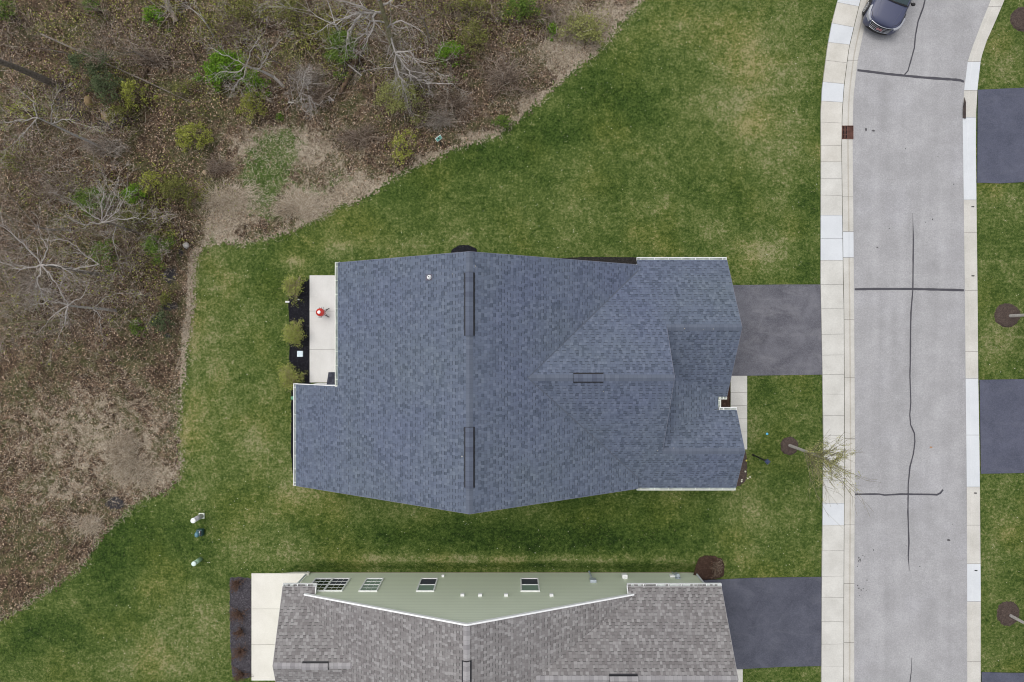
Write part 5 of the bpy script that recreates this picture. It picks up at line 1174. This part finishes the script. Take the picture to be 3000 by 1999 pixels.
# ---------------------------------------------------------------- scattered stuff
HARD = [wp(p_) for p_ in (band(SWo, RO), [(845,800),(2190,750),(2415,834),(2415,1102),(2190,1102),(2190,1432),(845,1432)], [(668,1680),(2060,1680),(2415,1688),(2415,2000),(668,2000)],
        [(2862,262),(3100,256),(3100,536),(2862,538)], [(2868,1112),(3100,1110),(3100,1387),(2868,1388)], [(2874,1968),(3100,1970),(3100,2100),(2874,2100)], ell(1361,741,38,22), ell(2313,1307,27,27), ell(2951,924,38,36), ell(2998,57,38,36), ell(2953,1798,34,36), ell(2082,1664,44,36), [(1590,754),(1870,750),(1870,790),(1590,790)])]
def onlawn(x, y):
    ok = ~inpoly(x, y, wildpoly)
    for h_ in HARD: ok &= ~inpoly(x, y, h_)
    return ok
def rect(n): return rng.uniform(-28, 28, n), rng.uniform(-18.8, 18.8, n)
def blades(x, y, z0, hmin, hmax, w, tilt):
    n = len(x); th = rng.uniform(0, 6.283, n); h_ = rng.uniform(hmin, hmax, n); tl = rng.uniform(.2, tilt, n); ph = rng.uniform(0, 6.283, n)
    b = np.stack([x, y, z0], 1); s_ = np.stack([np.cos(th), np.sin(th), 0*th], 1)*(w*rng.uniform(.6, 1.4, n))[:, None]
    tp = b+np.stack([np.cos(ph)*tl, np.sin(ph)*tl, np.ones(n)], 1)*h_[:, None]
    return np.stack([b-s_, b+s_, tp], 1).reshape(-1, 3)
x, y = rect(300000); m_ = onlawn(x, y) | (inpoly(x, y, wildpoly) & (polyd(x, y, ew) < rng.exponential(.16, len(x)))); x, y = x[m_], y[m_]
cl = wob(x, y, 5.0, 21)+wob(x, y, 13.0, 22); m_ = rng.uniform(-1.3, 1.3, len(x)) < cl; x, y = x[m_], y[m_]
tag(npmesh("grass", blades(x, y, swale(x, y), .03, .075, .012, 1.4), 3, M_blade), "short green lawn grass around the houses", "grass", kind='stuff')
x, y = rect(7500); mul = inpoly(x, y, wp([(846,810),(908,810),(908,1120),(846,1120)])); m_ = (onlawn(x, y) | mul) & (rng.uniform(0, 1, len(x)) < .3*mul+ .15+.5*np.clip(wob(x, y, .5, 30)+.3, 0, 1)); x, y = x[m_], y[m_]
pts = np.stack([x, y, swale(x, y)+.05], 1)
rp = [(1366,1497),(1374,1500),(1380,1502),(1388,1498),(1371,1504),(1402,1489),(1450,1486),(1379,1243),(1362,1318),(1377,1388),(1236,1480),(1399,793),(1335,813),(1768,1147),(2023,962),(2080,964),(2109,963),(1953,1341),(2003,1332),(1374,907),(1370,930)]
rs_ = [W(a_, b_, 6) for a_, b_ in rp]
rs_ = [(p_.x, p_.y, max(zMain(p_.x/K, -p_.y/K), zBig(p_.x/K, -p_.y/K) if p_.x > 1 else 0)+.03) for p_ in rs_]
pts = np.concatenate([pts, np.array(rs_)]); n = len(pts)
a = rng.normal(0, 1, (n, 3)); a[:, 2] *= .25; a /= np.linalg.norm(a, axis=1)[:, None]; b = np.cross(a, [0, 0, 1.0]); s1 = rng.uniform(.012, .036, (n, 1))
q = np.stack([pts-a*s1, pts-b*s1*.5, pts+a*s1, pts+b*s1*.5], 1).reshape(-1, 3)
tag(npmesh("fallen_leaves", q, 4, M_petal), "pale fallen leaves dotted over the lawn and roof", "leaves", kind='stuff')
def inwild(x, y, margin=.1): return inpoly(x, y, wildpoly) & (polyd(x, y, ew) > margin)
def flatq(x, y, z, smin, smax, asp=.6, tz=.5):
    n = len(x); c = np.stack([x, y, z], 1); a = rng.normal(0, 1, (n, 3)); a[:, 2] *= tz; a /= np.linalg.norm(a, axis=1)[:, None]
    b = rng.normal(0, 1, (n, 3)); b[:, 2] *= tz; b -= (b*a).sum(1)[:, None]*a; b /= np.linalg.norm(b, axis=1)[:, None]; s_ = rng.uniform(smin, smax, (n, 1)); a *= s_; b *= s_*asp
    return np.stack([c-a, c-b, c+a, c+b], 1).reshape(-1, 3)
x, y = rect(260000); m_ = inwild(x, y); x, y = x[m_], y[m_]
keep = rng.uniform(0, 1, len(x)) < np.clip(.75-.5*strawb(x, y)-.6*greenb(x, y)-.7*darkb(x, y)+.35*wob(x, y, 1.5, 40), .04, 1); x, y = x[keep], y[keep]
tag(npmesh("leaf_litter", flatq(x, y, wz(x, y)+rng.uniform(.01, .06, len(x)), .02, .06), 4, M_litter), "brown fallen leaves covering the woodland floor", "leaves", kind='stuff')
# thin lying twigs, denser toward the thickets
def twigs(x, y, z, lmin, lmax, w, tz=.35, dirb=None):
    n = len(x); a = rng.normal(0, 1, (n, 3)); a[:, 2] = np.abs(a[:, 2])*tz; a /= np.linalg.norm(a, axis=1)[:, None]
    L_ = rng.uniform(lmin, lmax, (n, 1)); c = np.stack([x, y, z], 1); b = np.cross(a, [0, 0, 1.0]); b /= np.linalg.norm(b, axis=1)[:, None]+1e-6; b *= w*rng.uniform(.6, 1.4, (n, 1))
    mid = c+a*L_*.5+rng.normal(0, .03, (n, 3))*L_*2; e = c+a*L_+rng.normal(0, .02, (n, 3))
    q1 = np.stack([c-b, c+b, mid+b*.8, mid-b*.8], 1); q2 = np.stack([mid-b*.8, mid+b*.8, e+b*.3, e-b*.3], 1)
    return np.concatenate([q1, q2], 1).reshape(-1, 3)
x, y = rect(110000); m_ = inwild(x, y, .25); x, y = x[m_], y[m_]
py_ = 999.5-y/K; keep = rng.uniform(0, 1, len(x)) < np.clip(.55+.4*wob(x, y, .9, 41)-.5*(py_ > 1050)-.3*greenb(x, y), .05, 1); x, y = x[keep], y[keep]
tag(npmesh("brush_twigs", twigs(x, y, wz(x, y)+.02, .12, .55, .005), 4, M_twigb), "tangle of thin brown twigs and stalks across the brush", "brush", kind='stuff')
x, y = rect(420000); d_ = polyd(x, y, ew); m_ = inpoly(x, y, wildpoly) | (d_ < rng.exponential(.13, len(x))); x, y, d_ = x[m_], y[m_], d_[m_]
keep = rng.uniform(0, 1, len(x)) < np.clip(.9*strawb(x, y)+.7*np.exp(-(d_/.30)**2)+.05+.12*wob(x, y, 1.3, 42), 0, 1); x, y = x[keep], y[keep]
x = x+rng.normal(0, .05, len(x)); y = y+rng.normal(0, .05, len(y))
tag(npmesh("dry_grass", twigs(x, y, wz(x, y)+.01, .08, .30, .005, .5), 4, M_straw), "pale matted dry grass along the lawn edge and in the field", "dry grass", kind='stuff')
thick = blobs([(420,160,140,60,.8),(700,60,160,60,.9),(950,60,140,70,.9),(1180,90,120,90,.8),(1420,50,120,60,.8),(900,250,110,60,.8),(1150,300,80,60,.4),(1320,300,120,70,.7),(1480,240,110,70,.7),(100,480,140,100,.8),(280,420,130,60,.7),(60,700,120,120,1.0),(180,850,170,110,1.0),(350,700,130,90,.9),(300,860,120,80,.7),(90,930,110,60,.8),(150,240,110,70,.7),(250,300,110,70,.7),(60,80,100,70,.5),(660,150,90,70,.4),(1640,60,90,60,.7),(480,640,60,80,.5)])
x, y = rect(420000); m_ = inwild(x, y, .5); x, y = x[m_], y[m_]; cl_ = .6+.8*wob(x, y, 1.1, 71)+.6*wob(x, y, 3.1, 72)
keep = rng.uniform(0, 1, len(x)) < np.clip(.85*thick(x, y)*cl_, 0, 1); x, y = x[keep], y[keep]
M_tw2 = leafmat("tangled_brush_twigs", [(.035,.024,.016), (.09,.064,.045), (.165,.122,.09), (.26,.205,.16), (.46,.41,.35)])
tag(npmesh("undergrowth_twigs", twigs(x, y, wz(x, y)+.1+.9*rng.uniform(0, 1, len(x)), .25, 1.0, .0055, .8), 4, M_tw2), "dense tangle of leafless grey brown stems standing in the woods", "undergrowth", kind='stuff')
# low green weeds in the green patches
x, y = rect(160000); m_ = inwild(x, y, .2) & (rng.uniform(0, 1, 160000) < np.clip(.75*greenb(x, y)*(1+1.4*wob(x, y, 2.2, 60)), 0, .9)); x, y = x[m_], y[m_]
tag(npmesh("ground_weeds", flatq(x, y, wz(x, y)+.05, .015, .04), 4, ML['mid']), "fresh green weeds in patches of the brush", "weeds", kind='stuff')
und = blobs([(450,40,160,60,.7),(620,40,140,60,.8),(760,60,220,80,1.2),(880,110,120,60,.9),(1000,60,120,70,.8),(1400,60,110,70,.9),(1250,100,80,60,.5),(1180,240,90,60,.5),(960,170,80,70,.6),(720,260,100,70,.5),(270,230,120,90,.7),(380,310,80,60,.7),(560,330,60,60,.3),(420,590,160,70,.8),(480,720,90,80,.7),(300,740,130,90,.5),(150,560,120,60,.3),(440,860,70,70,.35),(60,60,120,60,.5),(250,60,90,60,.4),(120,320,110,60,.4),(650,110,90,50,.6),(540,540,70,60,.6),(1520,50,90,60,.6),(1750,90,70,60,.5),(1180,420,60,60,.3),(80,900,90,90,.3)])
x, y = rect(900000); m_ = inwild(x, y, .4); x, y = x[m_], y[m_]
cl_ = .5+.9*wob(x, y, 1.6, 51)+.6*wob(x, y, 4.5, 52); keep = rng.uniform(0, 1, len(x)) < np.clip(.95*und(x, y)*cl_, 0, 1); x, y = x[keep], y[keep]
zz = wz(x, y)+.1+1.1*rng.uniform(0, 1, len(x))**1.4
M_ug = leafmat("undergrowth_leaves", [(.08,.09,.016), (.16,.175,.030), (.27,.285,.055), (.36,.36,.10)])
tag(npmesh("undergrowth", flatq(x, y, zz, .022, .055, .6, .8), 4, M_ug), "haze of small olive green buds in the low undergrowth", "undergrowth", kind='stuff')
# white and yellow flowers in the front bed
gF = "pale flowers in the front bed"
for i, (px, py, c_) in enumerate([(2185,1349,'y'),(2182,1381,'w'),(2172,1405,'w'),(2171,1410,'w'),(2189,1401,'w'),(2196,1397,'w')]):
    f0 = W(px, py, .1); mb = MB()
    for k_ in range(5): a_ = 1.257*k_; mb.face([(0, 0, .08), (math.cos(a_-.4)*.035, math.sin(a_-.4)*.035, .09), (math.cos(a_)*.055, math.sin(a_)*.055, .085), (math.cos(a_+.4)*.035, math.sin(a_+.4)*.035, .09)])
    mb.tube((0, 0, -.1), (0, 0, .08), .005, n=4)
    o = mb.build("flower", solid("petal_%s%d" % (c_, i), (.75,.68,.10) if c_ == 'y' else (.85,.83,.68), .6)); o.location = f0
    tag(o, ["bright yellow flower beside the roof corner in the front bed", "single pale flower below the yellow one in the front bed", "upper of two touching pale flowers near the gutter end", "lower of two touching pale flowers near the gutter end", "pale flower in the front bed edge, left of the outermost one", "outermost pale flower on the grass side of the front bed"][i], "flower", gF)
